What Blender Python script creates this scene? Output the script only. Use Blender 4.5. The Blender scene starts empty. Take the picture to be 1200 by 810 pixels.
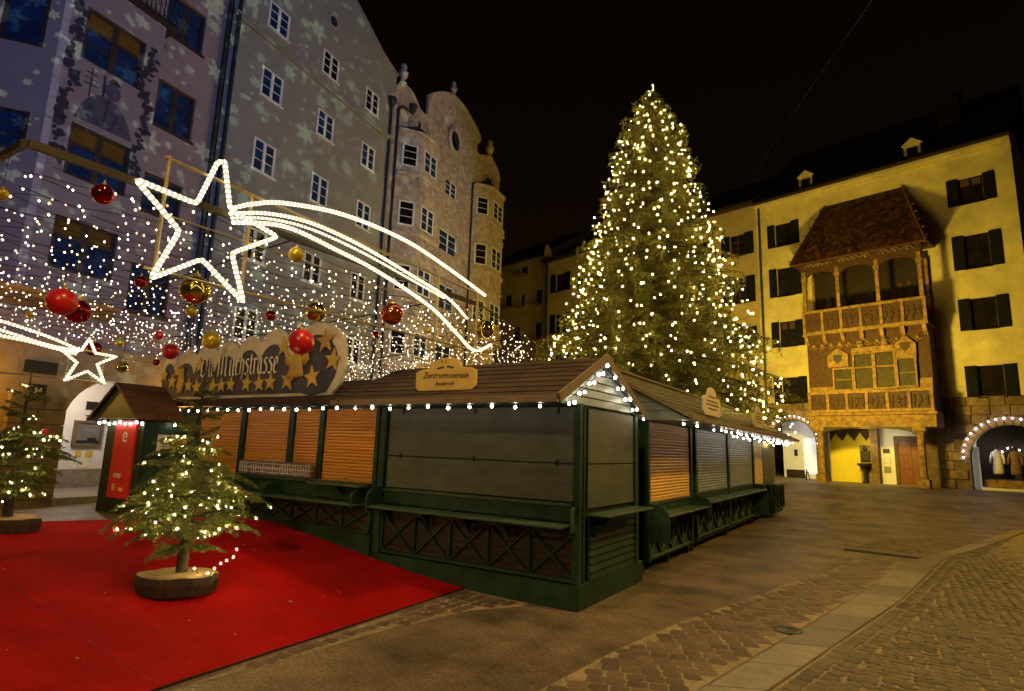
import bpy, math, random
import numpy as np
from mathutils import Vector, Matrix
random.seed(7)
rng = np.random.default_rng(7)
S = bpy.context.scene
COL = S.collection
R = math.radians
# ------------------------------------------------------------------ camera
cd = bpy.data.cameras.new('camera')
cam = bpy.data.objects.new('camera', cd); COL.objects.link(cam)
cd.sensor_width = 36.0; cd.lens = 36.0 * 688.85 / 1200.0
cd.clip_start = 0.1; cd.clip_end = 2000.0
pitch, roll, yaw = 0.173074, 0.03253, 0.568994
fw = Vector((-math.sin(yaw)*math.cos(pitch), math.cos(yaw)*math.cos(pitch), math.sin(pitch)))
r0 = Vector((math.cos(yaw), math.sin(yaw), 0)); u0 = r0.cross(fw)
rt = r0*math.cos(roll) + u0*math.sin(roll); up = rt.cross(fw)
m = Matrix((rt, up, -fw)).transposed().to_4x4(); m.translation = Vector((0, 0, 2.1))
cam.matrix_world = m
S.camera = cam
# ------------------------------------------------------------------ exposure, sky, lamps
S.view_settings.view_transform = 'Standard'; S.view_settings.look = 'None'
S.view_settings.exposure = 0.0; S.view_settings.gamma = 1.0
S.cycles.use_denoising = True
S.cycles.sample_clamp_indirect = 3.0
S.cycles.max_bounces = 5; S.cycles.diffuse_bounces = 3; S.cycles.glossy_bounces = 3
S.cycles.caustics_reflective = False; S.cycles.caustics_refractive = False
W = bpy.data.worlds.new('World'); S.world = W; W.use_nodes = True
nt = W.node_tree; bg = nt.nodes['Background']
# night sky over a lit town: faint brownish glow near the roofs, black overhead
tc = nt.nodes.new('ShaderNodeTexCoord'); sp = nt.nodes.new('ShaderNodeSeparateXYZ'); rp = nt.nodes.new('ShaderNodeValToRGB')
nt.links.new(tc.outputs['Generated'], sp.inputs[0]); nt.links.new(sp.outputs['Z'], rp.inputs[0]); nt.links.new(rp.outputs[0], bg.inputs[0])
rp.color_ramp.elements[0].position = 0.1; rp.color_ramp.elements[0].color = (0.0062, 0.0030, 0.0008, 1)
rp.color_ramp.elements[1].position = 0.85; rp.color_ramp.elements[1].color = (0.0004, 0.0002, 0.0001, 1)
bg.inputs[1].default_value = 1.0

def lamp(name, kind, loc, energy, color, size=0.25, target=None, spot=None, blend=0.5):
    l = bpy.data.lights.new(name, kind); l.energy = energy; l.color = color
    if kind in ('POINT', 'SPOT'): l.shadow_soft_size = size
    if kind == 'SPOT': l.spot_size = R(spot); l.spot_blend = blend
    o = bpy.data.objects.new(name, l); COL.objects.link(o); o.location = loc
    if target is not None:
        o.rotation_euler = (Vector(target) - Vector(loc)).to_track_quat('-Z', 'Y').to_euler()
    return o
SOD = (1.0, 0.62, 0.10)
# street lamp behind the big tree that floods the yellow house
lamp('street_lamp_light', 'SPOT', (-3.1, 29.8, 6.2), 4600, (1.0, 0.70, 0.08), 0.45, target=(-2.8, 37.5, 8.2), spot=150, blend=0.6)
# lamps hung over the street behind and beside the photographer
lamp('street_lamp_light', 'SPOT', (-3.0, 2.0, 11.0), 1900, (1.0, 0.60, 0.24), 0.3, target=(-3.2, 3.5, 0), spot=98, blend=0.5)
lamp('street_lamp_light', 'SPOT', (-1.0, -6.0, 8.5), 1700, (1.0, 0.72, 0.36), 0.3, target=(-6.5, 6.5, 0.8), spot=66, blend=0.6)
lamp('street_lamp_light', 'SPOT', (3.5, 9.0, 10.0), 3200, (1.0, 0.65, 0.23), 0.3, target=(0.5, 10.0, 0), spot=112, blend=0.6)
lamp('street_lamp_light', 'SPOT', (6.5, 24.0, 10.0), 2600, (1.0, 0.62, 0.08), 0.3, target=(3.0, 22.0, 0), spot=125, blend=0.5)
lamp('street_lamp_light', 'POINT', (-19.5, 34.5, 7.0), 260, (1.0, 0.66, 0.12), 0.4)
# arcade lamps along the left houses
for yy in (0.5, 4.2, 10.0, 16.0):
    lamp('arcade_lamp_light', 'POINT', (-16.3-0.147*yy, yy, 3.2), 95, (1.0, 0.50, 0.06), 0.15)
lamp('arcade_lamp_light', 'POINT', (-19.2, 7.6, 3.5), 170, (1.0, 0.86, 0.70), 0.15)
# slide projector throwing snowflakes on the left house fronts
pj = lamp('snowflake_projector_light', 'SPOT', (12.0, 1.0, 13.0), 18500, (0.70, 0.80, 1.0), 0.02, target=(-18.5, 10.5, 14.6), spot=47, blend=0.25)
L = pj.data; L.use_nodes = True; n = L.node_tree; N = n.nodes; LK = n.links
em = N['Emission']
def mth(op, a, b=None, c=None):
    q = N.new('ShaderNodeMath'); q.operation = op
    for i, v in enumerate((a, b, c)):
        if v is None: continue
        if isinstance(v, (int, float)): q.inputs[i].default_value = v
        else: LK.new(v, q.inputs[i])
    return q.outputs[0]
tcn = N.new('ShaderNodeTexCoord'); sx = N.new('ShaderNodeSeparateXYZ'); LK.new(tcn.outputs['Normal'], sx.inputs[0])
U = mth('DIVIDE', sx.outputs[0], sx.outputs[2]); V = mth('DIVIDE', sx.outputs[1], sx.outputs[2])
tot = None
for k, (sc, rad, amp, rnd) in enumerate(((23.0, 0.31, 1.0, 1.0), (38.0, 0.30, 0.85, 1.0), (72.0, 0.30, 0.9, 1.0))):
    cx = N.new('ShaderNodeCombineXYZ'); LK.new(mth('ADD', mth('MULTIPLY', U, sc), 31.7*k+5), cx.inputs[0]); LK.new(mth('ADD', mth('MULTIPLY', V, sc), 11.3*k+2), cx.inputs[1])
    vo = N.new('ShaderNodeTexVoronoi'); vo.voronoi_dimensions = '2D'; vo.feature = 'F1'; vo.inputs['Scale'].default_value = 1.0; vo.inputs['Randomness'].default_value = rnd
    LK.new(cx.outputs[0], vo.inputs['Vector'])
    df = N.new('ShaderNodeVectorMath'); df.operation = 'SUBTRACT'; LK.new(cx.outputs[0], df.inputs[0]); LK.new(vo.outputs['Position'], df.inputs[1])
    ds = N.new('ShaderNodeSeparateXYZ'); LK.new(df.outputs[0], ds.inputs[0])
    ang = mth('ARCTAN2', ds.outputs[1], ds.outputs[0]); rr = vo.outputs['Distance']
    cs = N.new('ShaderNodeSeparateColor'); LK.new(vo.outputs['Color'], cs.inputs[0])
    R0 = mth('MULTIPLY', mth('ADD', mth('MULTIPLY', cs.outputs[0], 0.75), 0.35), rad)
    pet = mth('ADD', mth('MULTIPLY', mth('COSINE', mth('ADD', mth('MULTIPLY', ang, 6.0), mth('MULTIPLY', cs.outputs[1], 6.0))), 0.24), 0.76)
    lim = mth('MULTIPLY', R0, pet)
    v = mth('MULTIPLY', mth('SUBTRACT', lim, rr), 20.0)
    v = mth('MULTIPLY', mth('MAXIMUM', mth('MINIMUM', v, 1.0), 0.0), amp)
    # a ring of holes inside each flake
    v = mth('MULTIPLY', v, mth('ADD', mth('MULTIPLY', mth('COSINE', mth('MULTIPLY', mth('DIVIDE', rr, R0), 13.0)), 0.22), 0.78))
    v = mth('MULTIPLY', v, mth('GREATER_THAN', cs.outputs[2], 0.38 if k < 2 else 0.5))
    tot = v if tot is None else mth('ADD', tot, v)
mix = N.new('ShaderNodeMix'); mix.data_type = 'RGBA'
LK.new(tot, mix.inputs[0]); mix.inputs[6].default_value = (0.20, 0.27, 0.47, 1); mix.inputs[7].default_value = (1.00, 1.35, 1.05, 1)
LK.new(mix.outputs[2], em.inputs[0]); em.inputs[1].default_value = 1.0

# ------------------------------------------------------------------ materials
def mat(name, col, rough=0.6, var=0.18, scale=6.0, bump=0.0, bscale=None, metal=0.0, spec=0.5, emit=None, estr=0.0, stretch=None, col2=None, dirt=0.0, isl=0.0, dscale=None):
    M = bpy.data.materials.new(name); M.use_nodes = True
    t = M.node_tree; b = t.nodes['Principled BSDF']
    b.inputs['Roughness'].default_value = rough; b.inputs['Metallic'].default_value = metal
    b.inputs['Specular IOR Level'].default_value = spec
    c = tuple(col) + (1,)
    if emit is not None:
        b.inputs['Emission Color'].default_value = tuple(emit)+(1,); b.inputs['Emission Strength'].default_value = estr
    if var > 0 or bump > 0 or col2:
        co = t.nodes.new('ShaderNodeTexCoord'); mp = t.nodes.new('ShaderNodeMapping')
        t.links.new(co.outputs['Object'], mp.inputs[0])
        if stretch: mp.inputs['Scale'].default_value = stretch
        no = t.nodes.new('ShaderNodeTexNoise'); no.inputs['Scale'].default_value = scale; no.inputs['Detail'].default_value = 7; no.inputs['Roughness'].default_value = 0.62
        t.links.new(mp.outputs[0], no.inputs['Vector'])
        cr = t.nodes.new('ShaderNodeValToRGB')
        a = col2 if col2 else [x*(1-var) for x in col]; d = col if col2 else [min(1, x*(1+var)) for x in col]
        cr.color_ramp.elements[0].position = 0.32; cr.color_ramp.elements[1].position = 0.68
        cr.color_ramp.elements[0].color = tuple(a)+(1,); cr.color_ramp.elements[1].color = tuple(d)+(1,)
        t.links.new(no.outputs['Fac'], cr.inputs[0])
        out = cr.outputs[0]
        if dirt > 0:
            n2 = t.nodes.new('ShaderNodeTexNoise'); n2.inputs['Scale'].default_value = dscale or scale*0.23; n2.inputs['Detail'].default_value = 9; n2.inputs['Roughness'].default_value = 0.68
            t.links.new(co.outputs['Object'], n2.inputs['Vector'])
            r2 = t.nodes.new('ShaderNodeValToRGB'); r2.color_ramp.elements[0].position = 0.35; r2.color_ramp.elements[1].position = 0.62
            k = 1-dirt; r2.color_ramp.elements[0].color = (k, k, k, 1); r2.color_ramp.elements[1].color = (1, 1, 1, 1)
            t.links.new(n2.outputs['Fac'], r2.inputs[0])
            mm = t.nodes.new('ShaderNodeMix'); mm.data_type = 'RGBA'; mm.blend_type = 'MULTIPLY'; mm.inputs[0].default_value = 1
            t.links.new(out, mm.inputs[6]); t.links.new(r2.outputs[0], mm.inputs[7]); out = mm.outputs[2]
        if isl > 0:      # every plank, stone or shingle a little lighter or darker than its neighbour
            gi = t.nodes.new('ShaderNodeNewGeometry'); oi = t.nodes.new('ShaderNodeObjectInfo'); ad = t.nodes.new('ShaderNodeMath'); ad.operation = 'ADD'
            t.links.new(gi.outputs['Random Per Island'], ad.inputs[0]); t.links.new(oi.outputs['Random'], ad.inputs[1])
            fr = t.nodes.new('ShaderNodeMath'); fr.operation = 'FRACT'; t.links.new(ad.outputs[0], fr.inputs[0])
            mr = t.nodes.new('ShaderNodeMapRange'); mr.inputs[3].default_value = 1-isl; mr.inputs[4].default_value = 1+isl; t.links.new(fr.outputs[0], mr.inputs[0])
            m3 = t.nodes.new('ShaderNodeVectorMath'); m3.operation = 'SCALE'; t.links.new(out, m3.inputs[0]); t.links.new(mr.outputs[0], m3.inputs['Scale']); out = m3.outputs[0]
        t.links.new(out, b.inputs['Base Color'])
        if bump > 0:
            nb = t.nodes.new('ShaderNodeTexNoise'); nb.inputs['Scale'].default_value = bscale or scale*3; nb.inputs['Detail'].default_value = 6
            t.links.new(mp.outputs[0], nb.inputs['Vector'])
            bp = t.nodes.new('ShaderNodeBump'); bp.inputs['Strength'].default_value = bump; bp.inputs['Distance'].default_value = 0.03
            t.links.new(nb.outputs['Fac'], bp.inputs['Height']); t.links.new(bp.outputs[0], b.inputs['Normal'])
    else:
        b.inputs['Base Color'].default_value = c
    return M
def glow(name, col, strength):
    M = bpy.data.materials.new(name); M.use_nodes = True; t = M.node_tree
    t.nodes.remove(t.nodes['Principled BSDF']); e = t.nodes.new('ShaderNodeEmission')
    e.inputs[0].default_value = tuple(col)+(1,); e.inputs[1].default_value = strength
    t.links.new(e.outputs[0], t.nodes['Material Output'].inputs[0]); return M
M = dict(
 asphalt=mat('asphalt', (0.240,0.172,0.098), 0.48, 0.60, 30, 1.0, 110, dirt=0.78, dscale=0.85),
 mortar=mat('mortar', (0.29,0.225,0.13), 0.8, 0.35, 20, 0.6, 80, dirt=0.5, dscale=1.5),
 cobble=mat('cobble', (0.125,0.085,0.05), 0.55, 0.45, 5, 0.5, 40, dirt=0.3, isl=0.35),
 cobble2=mat('cobble2', (0.092,0.070,0.036), 0.5, 0.45, 4, 0.5, 40, dirt=0.4, isl=0.4),
 slab=mat('granite_slab', (0.21,0.185,0.14), 0.55, 0.22, 9, 0.25, 90, dirt=0.25),
 carpet=mat('red_carpet', (0.50,0.004,0.003), 0.95, 0.30, 40, 1.0, 160, spec=0.1, dirt=0.35, dscale=0.8),
 carpet_edge=mat('carpet_edge', (0.03,0.005,0.005), 0.9),
 carpet_edge2=mat('carpet_seam', (0.20,0.004,0.003), 0.95),
 green=mat('green_paint', (0.016,0.046,0.022), 0.5, 0.3, 5, 0.12, 40, spec=0.25, dirt=0.4, isl=0.22),
 greenlt=mat('green_paint_worn_and_lit', (0.050,0.085,0.045), 0.45, 0.35, 6, 0.15, 50, spec=0.3, dirt=0.3),  # worn shelf paint; behind the side planks it stands for lit edges
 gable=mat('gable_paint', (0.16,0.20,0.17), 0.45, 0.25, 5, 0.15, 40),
 panel=mat('grey_panel', (0.094,0.106,0.068), 0.5, 0.2, 2.5, 0.16, 40, stretch=(.6,.6,3), dirt=0.38, dscale=1.3),
 brown=mat('brown_board', (0.030,0.014,0.009), 0.6, 0.35, 5, 0.2, 40, stretch=(0.3,1,3), isl=0.35),
 roofwood=mat('brown_roof_board', (0.064,0.036,0.021), 0.7, 0.45, 5, 0.5, 30, stretch=(0.4,2,2), dirt=0.5, isl=0.16),
 fascia=mat('fascia_board', (0.17,0.125,0.085), 0.6, 0.25, 5, 0.1),
 shutter=mat('orange_shutter', (0.66,0.275,0.022), 0.42, 0.18, 3, 0.1, 40, stretch=(0.3,1,4)),
 shutterb=mat('pale_orange_shutter', (0.72,0.42,0.09), 0.42, 0.18, 3, 0.1, 40, stretch=(1,0.3,4)),
 shutterg=mat('grey_shutter', (0.20,0.235,0.215), 0.4, 0.15, 4),
 bulbA=glow('bulb_cool', (1.0,0.86,0.70), 36.0),
 bulbB=glow('bulb_warm', (1.0,0.80,0.52), 6.5),
 bulbB2=glow('bulb_warm_dim', (1.0,0.70,0.40), 2.2),
 bulbB3=glow('bulb_warm_bright', (1.0,0.84,0.62), 16.0),
 bulbT=glow('bulb_tree', (1.0,0.70,0.14), 520.0),
 bulbS=glow('bulb_small_tree', (1.0,0.78,0.30), 520.0),
 bulbV=glow('bulb_violet', (0.92,0.72,1.0), 30.0),
 rope=None,
 wire=mat('wire', (0.006,0.006,0.005), 0.6, 0),
 tube=mat('brass_tube', (0.42,0.35,0.18), 0.38, 0.15, 8, metal=0.35),
 red=mat('red_bauble', (0.55,0.012,0.012), 0.30, 0.1, 4, spec=0.6),
 redmirror=mat('red_mirror', (0.42,0.03,0.02), 0.08, 0.05, 4, metal=0.9),
 orange=mat('orange_mirror', (0.62,0.14,0.035), 0.12, 0.05, 4, metal=0.85),
 gold=mat('gold_bauble', (0.62,0.47,0.03), 0.32, 0.1, 4, metal=0.45),
 goldmirror=mat('gold_mirror', (0.66,0.52,0.07), 0.06, 0.05, 4, metal=0.95),
 cap=mat('bauble_cap', (0.7,0.55,0.2), 0.3, 0, metal=0.8),
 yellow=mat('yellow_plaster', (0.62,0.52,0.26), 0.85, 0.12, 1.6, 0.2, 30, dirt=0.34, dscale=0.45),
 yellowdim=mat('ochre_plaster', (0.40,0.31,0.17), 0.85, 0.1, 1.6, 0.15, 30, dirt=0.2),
 amber=mat('amber_plaster', (0.42,0.30,0.17), 0.85, 0.15, 1.5, 0.15, 30, dirt=0.25),
 stone=mat('yellow_stone', (0.235,0.135,0.042), 0.75, 0.6, 5, 0.5, 25, dirt=0.25),
 rustic=mat('brown_stone', (0.17,0.11,0.065), 0.8, 0.4, 4, 0.7, 20, dirt=0.45, isl=0.28),
 pierstone=mat('pier_stone', (0.23,0.17,0.10), 0.8, 0.3, 5, 0.5, 25, dirt=0.3),
 relief=mat('red_relief', (0.048,0.018,0.008), 0.7, 0.6, 9, 0.4, 25),
 fresco=mat('faded_fresco', (0.085,0.038,0.015), 0.8, 0.4, 5, 0.1, 20, col2=(0.026,0.009,0.005)),
 shingle=mat('copper_shingle', (0.15,0.06,0.03), 0.55, 0.6, 5, 0.4, 30, metal=0.2, col2=(0.05,0.016,0.010), isl=0.75),
 darkwood=mat('dark_wood', (0.022,0.011,0.008), 0.6, 0.3, 5, 0.1),
 darkin=mat('dark_interior', (0.02,0.011,0.008), 0.8, 0.3, 4),
 shutterd=mat('dark_shutter', (0.006,0.006,0.006), 0.85, 0.3, 4, spec=0.15),
 roofdark=mat('dark_roof', (0.012,0.010,0.009), 0.8, 0.4, 4, 0.3),
 chim=mat('chimney_brick', (0.02,0.007,0.005), 0.8, 0.3, 5, 0.3),
 glassd=mat('dark_pane', (0.022,0.014,0.010), 0.10, 0.5, 1.7, spec=0.5, col2=(0.004,0.004,0.006)),  # brownish mottling paints in curtains and vague reflections
 glassb=mat('bluelit_pane', (0.018,0.040,0.11), 0.10, 0.6, 0.9),  # blue projector light on the curtains put into the pane colour
 glassv=mat('leaded_pane', (0.060,0.044,0.017), 0.55, 0.5, 7, 0.6, 14, spec=0.2, col2=(0.018,0.012,0.005)),
 ambpane=mat('amber_pane', (0.03,0.015,0.005), 0.3, 0.3, 2, emit=(1.0,0.45,0.06), estr=0.03),
 white=mat('white_frame', (0.80,0.80,0.82), 0.5, 0.08, 4),
 whitewall=mat('white_wall', (0.72,0.70,0.66), 0.8, 0.06, 2, 0.05),
 brownframe=mat('brown_frame', (0.05,0.026,0.02), 0.5, 0.2, 5),
 pink=mat('pink_plaster', (0.34,0.25,0.25), 0.9, 0.07, 1.3, 0.12, 40, dirt=0.12),
 pinklt=mat('pink_quoin', (0.46,0.38,0.42), 0.9, 0.08, 2, 0.12, 40),
 grey=mat('grey_plaster', (0.31,0.29,0.27), 0.9, 0.06, 1.2, 0.12, 40, dirt=0.12),
 rococo=mat('stucco_wall', (0.60,0.53,0.44), 0.85, 0.3, 2.6, 0.9, 7, col2=(0.32,0.22,0.20)),
 rococo2=mat('stucco_relief', (0.66,0.58,0.46), 0.8, 0.25, 5, 0.4, 12, col2=(0.42,0.27,0.24)),
 mural=mat('mural_paint', (0.135,0.105,0.15), 0.9, 0.5, 4, 0, col2=(0.06,0.045,0.075)),
 muraldk=mat('mural_line', (0.04,0.028,0.05), 0.9, 0.3, 6),
 iron=mat('black_iron', (0.012,0.011,0.012), 0.5, 0.2, 6),
 pipe=mat('drain_pipe', (0.028,0.03,0.035), 0.45, 0.2, 4),
 bark=mat('bark', (0.040,0.024,0.014), 0.85, 0.4, 14, 0.8, 40, stretch=(1,1,0.3)),
 cutwood=mat('cut_wood', (0.21,0.13,0.05), 0.75, 0.3, 12, 0.4, 40),
 needle=mat('fir_needle', (0.16,0.175,0.030), 0.6, 0.45, 3.5, spec=0.3, col2=(0.055,0.070,0.016)),
 needle2=mat('spruce_needle', (0.120,0.115,0.014), 0.6, 0.45, 0.9, col2=(0.050,0.052,0.008)),
 signdk=mat('sign_blue_grey', (0.050,0.056,0.10), 0.6, 0.15, 3),
 signlt=mat('sign_cream_rim', (0.82,0.75,0.56), 0.6, 0.12, 4),
 signgold=mat('sign_gold', (0.62,0.42,0.08), 0.5, 0.15, 9),
 signcream=mat('sign_lettering', (0.90,0.86,0.72), 0.6, 0.06, 9),
 board=mat('sign_yellow_board', (0.62,0.44,0.12), 0.6, 0.12, 6),
 board2=mat('sign_cream_board', (0.60,0.50,0.33), 0.6, 0.12, 6),
 ink=mat('sign_ink', (0.05,0.028,0.012), 0.7, 0.1, 6),
 inkred=mat('sign_ink_red', (0.22,0.03,0.02), 0.7, 0),
 pinkstar=mat('sign_pink', (0.45,0.16,0.12), 0.6, 0.1, 6),
 redpanel=mat('red_panel', (0.60,0.012,0.012), 0.5, 0.1, 3),
 poster=mat('poster_white', (0.66,0.62,0.55), 0.6, 0.05, 4),
 postery=mat('poster_yellow', (0.68,0.46,0.05), 0.6, 0.15, 4),
 postero=mat('poster_orange', (0.72,0.36,0.06), 0.6, 0.5, 9, col2=(0.85,0.68,0.34)),
 banner=mat('plaid_banner', (0.30,0.25,0.30), 0.9, 0.6, 18, stretch=(1.0,1,2.0), col2=(0.07,0.02,0.03)),
 greenroof=mat('green_gable', (0.026,0.055,0.030), 0.5, 0.2, 4),
 orangeroof=mat('orange_roof', (0.15,0.06,0.022), 0.7, 0.3, 5, 0.3),
 shoplit=mat('glowing_shop_wall', (0.7,0.7,0.68), 0.7, 0.1, 2, emit=(1.0,0.95,0.85), estr=0.10),  # walls given a faint glow of their own, standing in for shop light
 screenlit=mat('shop_screen', (0.7,0.75,0.8), 0.4, 0.5, 3, emit=(0.85,0.95,1.0), estr=0.55),
 yelwall=mat('bright_yellow_wall', (0.74,0.62,0.06), 0.8, 0.05, 2),
 reddoor=mat('red_wood_door', (0.17,0.042,0.014), 0.5, 0.3, 5, 0.15, stretch=(4,1,0.5)),
 coatw=mat('white_coat', (0.6,0.55,0.45), 0.9, 0.2, 8), coatb=mat('brown_coat', (0.16,0.09,0.045), 0.9, 0.2, 8),
 greyst=mat('grey_base', (0.24,0.22,0.19), 0.8, 0.25, 6, 0.3), screen=mat('dark_screen', (0.16,0.15,0.15), 0.3, 0.3, 3),
 atmframe=mat('atm_frame', (0.13,0.085,0.045), 0.5, 0.2, 4), litter=mat('litter', (0.42,0.27,0.22), 0.8, 0.1),
 shadefresco=mat('shaded_fresco', (0.022,0.010,0.005), 0.8, 0.5, 5, col2=(0.006,0.003,0.002)),  # near black: shade of the loggia recess put into the fresco colour
 beam=mat('canopy_beam', (0.035,0.030,0.009), 0.6, 0.25, 6),
)
def rope_mat():
    X = bpy.data.materials.new('rope_light'); X.use_nodes = True; t = X.node_tree
    t.nodes.remove(t.nodes['Principled BSDF']); e = t.nodes.new('ShaderNodeEmission')
    a = t.nodes.new('ShaderNodeAttribute'); a.attribute_name = 'along'
    w = t.nodes.new('ShaderNodeMath'); w.operation = 'SINE'; q = t.nodes.new('ShaderNodeMath'); q.operation = 'MULTIPLY'; q.inputs[1].default_value = 2*math.pi/0.062
    t.links.new(a.outputs['Fac'], q.inputs[0]); t.links.new(q.outputs[0], w.inputs[0])
    mr = t.nodes.new('ShaderNodeMapRange'); mr.inputs[1].default_value = -0.7; mr.inputs[2].default_value = 0.9; mr.inputs[3].default_value = 0.75; mr.inputs[4].default_value = 3.4
    t.links.new(w.outputs[0], mr.inputs[0]); t.links.new(mr.outputs[0], e.inputs[1]); e.inputs[0].default_value = (1.0, 0.83, 0.52, 1)
    t.links.new(e.outputs[0], t.nodes['Material Output'].inputs[0]); return X
M['rope'] = rope_mat()

# ------------------------------------------------------------------ builders
ROOT = {}
class MB:
    def __init__(s): s.v = []; s.f = []; s.mi = []; s.cur = 0
    def add(s, vs, fs):
        k = len(s.v); s.v += [tuple(p) for p in vs]; s.f += [tuple(i+k for i in f) for f in fs]; s.mi += [s.cur]*len(fs); return s
    def box(s, x0, x1, y0, y1, z0, z1):
        vs = [(x,y,z) for z in (z0,z1) for y in (y0,y1) for x in (x0,x1)]
        return s.add(vs, [(0,2,3,1),(4,5,7,6),(0,1,5,4),(2,6,7,3),(0,4,6,2),(1,3,7,5)])
    def bar(s, a, b, w, h=None, upv=(0,0,1)):
        h = w if h is None else h
        a = Vector(a); b = Vector(b); d = (b-a).normalized(); u = Vector(upv)
        if abs(d.dot(u)) > 0.98: u = Vector((1,0,0))
        sd = d.cross(u).normalized(); u = sd.cross(d)
        o = [sd*w/2+u*h/2, -sd*w/2+u*h/2, -sd*w/2-u*h/2, sd*w/2-u*h/2]
        return s.add([a+q for q in o]+[b+q for q in o], [(0,1,2,3),(7,6,5,4),(0,4,5,1),(1,5,6,2),(2,6,7,3),(3,7,4,0)])
    def prism(s, pts, off):           # polygon in 3D, extruded by off
        n = len(pts); o = Vector(off); p = [Vector(q) for q in pts]
        return s.add(p+[q+o for q in p], [tuple(range(n)), tuple(range(2*n-1, n-1, -1))]+[(i, i+n, (i+1)%n+n, (i+1)%n) for i in range(n)])
    def quad(s, *p): return s.add(p, [tuple(range(len(p)))])
    def tube(s, pts, r, k=6, caps=True):
        P = [Vector(q) for q in pts]; n = len(P); rr = r if isinstance(r, (list, tuple)) else [r]*n
        vs = []; prev = None
        for i in range(n):
            d = (P[min(i+1,n-1)]-P[max(i-1,0)]).normalized()
            u = Vector((0,0,1)) if abs(d.z) < 0.95 else Vector((1,0,0))
            if prev is not None: u = prev
            sd = d.cross(u).normalized(); u = sd.cross(d).normalized(); prev = u
            vs += [P[i]+(sd*math.cos(2*math.pi*j/k)+u*math.sin(2*math.pi*j/k))*rr[i] for j in range(k)]
        fs = [(i*k+j, i*k+(j+1)%k, (i+1)*k+(j+1)%k, (i+1)*k+j) for i in range(n-1) for j in range(k)]
        if caps: fs += [tuple(range(k-1,-1,-1)), tuple(range((n-1)*k, n*k))]
        return s.add(vs, fs)
    def lathe(s, prof, c=(0,0,0), k=12, sx=1, sy=1):
        vs = [(c[0]+r*sx*math.cos(2*math.pi*j/k), c[1]+r*sy*math.sin(2*math.pi*j/k), c[2]+z) for r, z in prof for j in range(k)]
        n = len(prof)
        fs = [(i*k+j, i*k+(j+1)%k, (i+1)*k+(j+1)%k, (i+1)*k+j) for i in range(n-1) for j in range(k)]
        fs += [tuple(range(k-1,-1,-1)), tuple(range((n-1)*k, n*k))]
        return s.add(vs, fs)
    def octa(s, c, r):
        x,y,z = c
        return s.add([(x+r,y,z),(x-r,y,z),(x,y+r,z),(x,y-r,z),(x,y,z+r*1.25),(x,y,z-r*1.25)], [(0,2,4),(2,1,4),(1,3,4),(3,0,4),(2,0,5),(1,2,5),(3,1,5),(0,3,5)])
    def ball(s, c, r, k=10, n=6, sc=(1,1,1)):
        prof = [(max(1e-4, math.sin(math.pi*i/n))*r, -math.cos(math.pi*i/n)*r*sc[2]) for i in range(n+1)]
        return s.lathe(prof, c, k, sc[0], sc[1])
    def mesh(s, name):
        me = bpy.data.meshes.new(name); me.from_pydata(s.v, [], s.f); return me
    def build(s, name, mats, parent=None, smooth=False, bevel=0, stuff=False, label=None, local=False):
        if parent is not None and not local:
            off = ROOT.get(root_of(parent).name)
            if off is not None: s.v = [(p[0]-off[0], p[1]-off[1], p[2]-off[2]) for p in s.v]
        me = s.mesh(name); mats = mats if isinstance(mats, (list, tuple)) else [mats]
        for q in mats: me.materials.append(q)
        if len(mats) > 1: me.polygons.foreach_set('material_index', s.mi)
        if smooth: me.polygons.foreach_set('use_smooth', [True]*len(me.polygons))
        o = bpy.data.objects.new(name, me); COL.objects.link(o)
        if parent is not None: o.parent = parent
        if bevel:
            q = o.modifiers.new('bevel', 'BEVEL'); q.width = bevel; q.segments = 1; q.limit_method = 'ANGLE'
        if stuff: o['kind'] = 'stuff'
        if label: o['label'] = label
        return o
def root_of(o):
    while o.parent is not None: o = o.parent
    return o
def tag(o, label, cat, group=None):
    o['label'] = label; o['category'] = cat
    if group: o['group'] = group
    return o
def thing(name, label, cat, loc=(0,0,0), rotz=0.0, group=None):
    o = bpy.data.objects.new(name, None); COL.objects.link(o); o.location = loc; o.rotation_euler = (0,0,rotz)
    o.empty_display_size = 0.2
    if rotz == 0.0: ROOT[o.name] = tuple(loc)
    return tag(o, label, cat, group)
def share(name, me, parent, loc=(0,0,0), rot=(0,0,0), scale=None):
    o = bpy.data.objects.new(name, me); COL.objects.link(o); o.parent = parent; o.location = loc; o.rotation_euler = rot
    if scale: o.scale = scale
    return o
def np_mesh(name, V, F, mats, parent=None, stuff=False, attr=None):
    me = bpy.data.meshes.new(name); V = np.asarray(V, np.float32).reshape(-1,3); F = np.asarray(F, np.int32); k = F.shape[1]
    me.vertices.add(len(V)); me.vertices.foreach_set('co', V.ravel()); me.loops.add(F.size); me.loops.foreach_set('vertex_index', F.ravel())
    me.polygons.add(len(F)); me.polygons.foreach_set('loop_start', np.arange(0, F.size, k, dtype=np.int32))
    me.update(calc_edges=True); me.validate()
    for q in (mats if isinstance(mats, list) else [mats]): me.materials.append(q)
    o = bpy.data.objects.new(name, me); COL.objects.link(o)
    if parent is not None: o.parent = parent
    if stuff: o['kind'] = 'stuff'
    return o
def text_obj(txt, mt, parent, mtx, size, shear=0.0, name='lettering', depth=0.003, local=True):
    cu = bpy.data.curves.new(name, 'FONT'); cu.body = txt; cu.size = size; cu.align_x = 'CENTER'; cu.shear = shear; cu.extrude = depth; cu.resolution_u = 3
    t = bpy.data.objects.new(name, cu); COL.objects.link(t)
    dg = bpy.context.evaluated_depsgraph_get(); me = bpy.data.meshes.new_from_object(t.evaluated_get(dg))
    bpy.data.objects.remove(t); me.transform(mtx); me.materials.clear(); me.materials.append(mt)
    o = bpy.data.objects.new(name, me); COL.objects.link(o)
    if parent is not None: o.parent = parent
    return o
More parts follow.
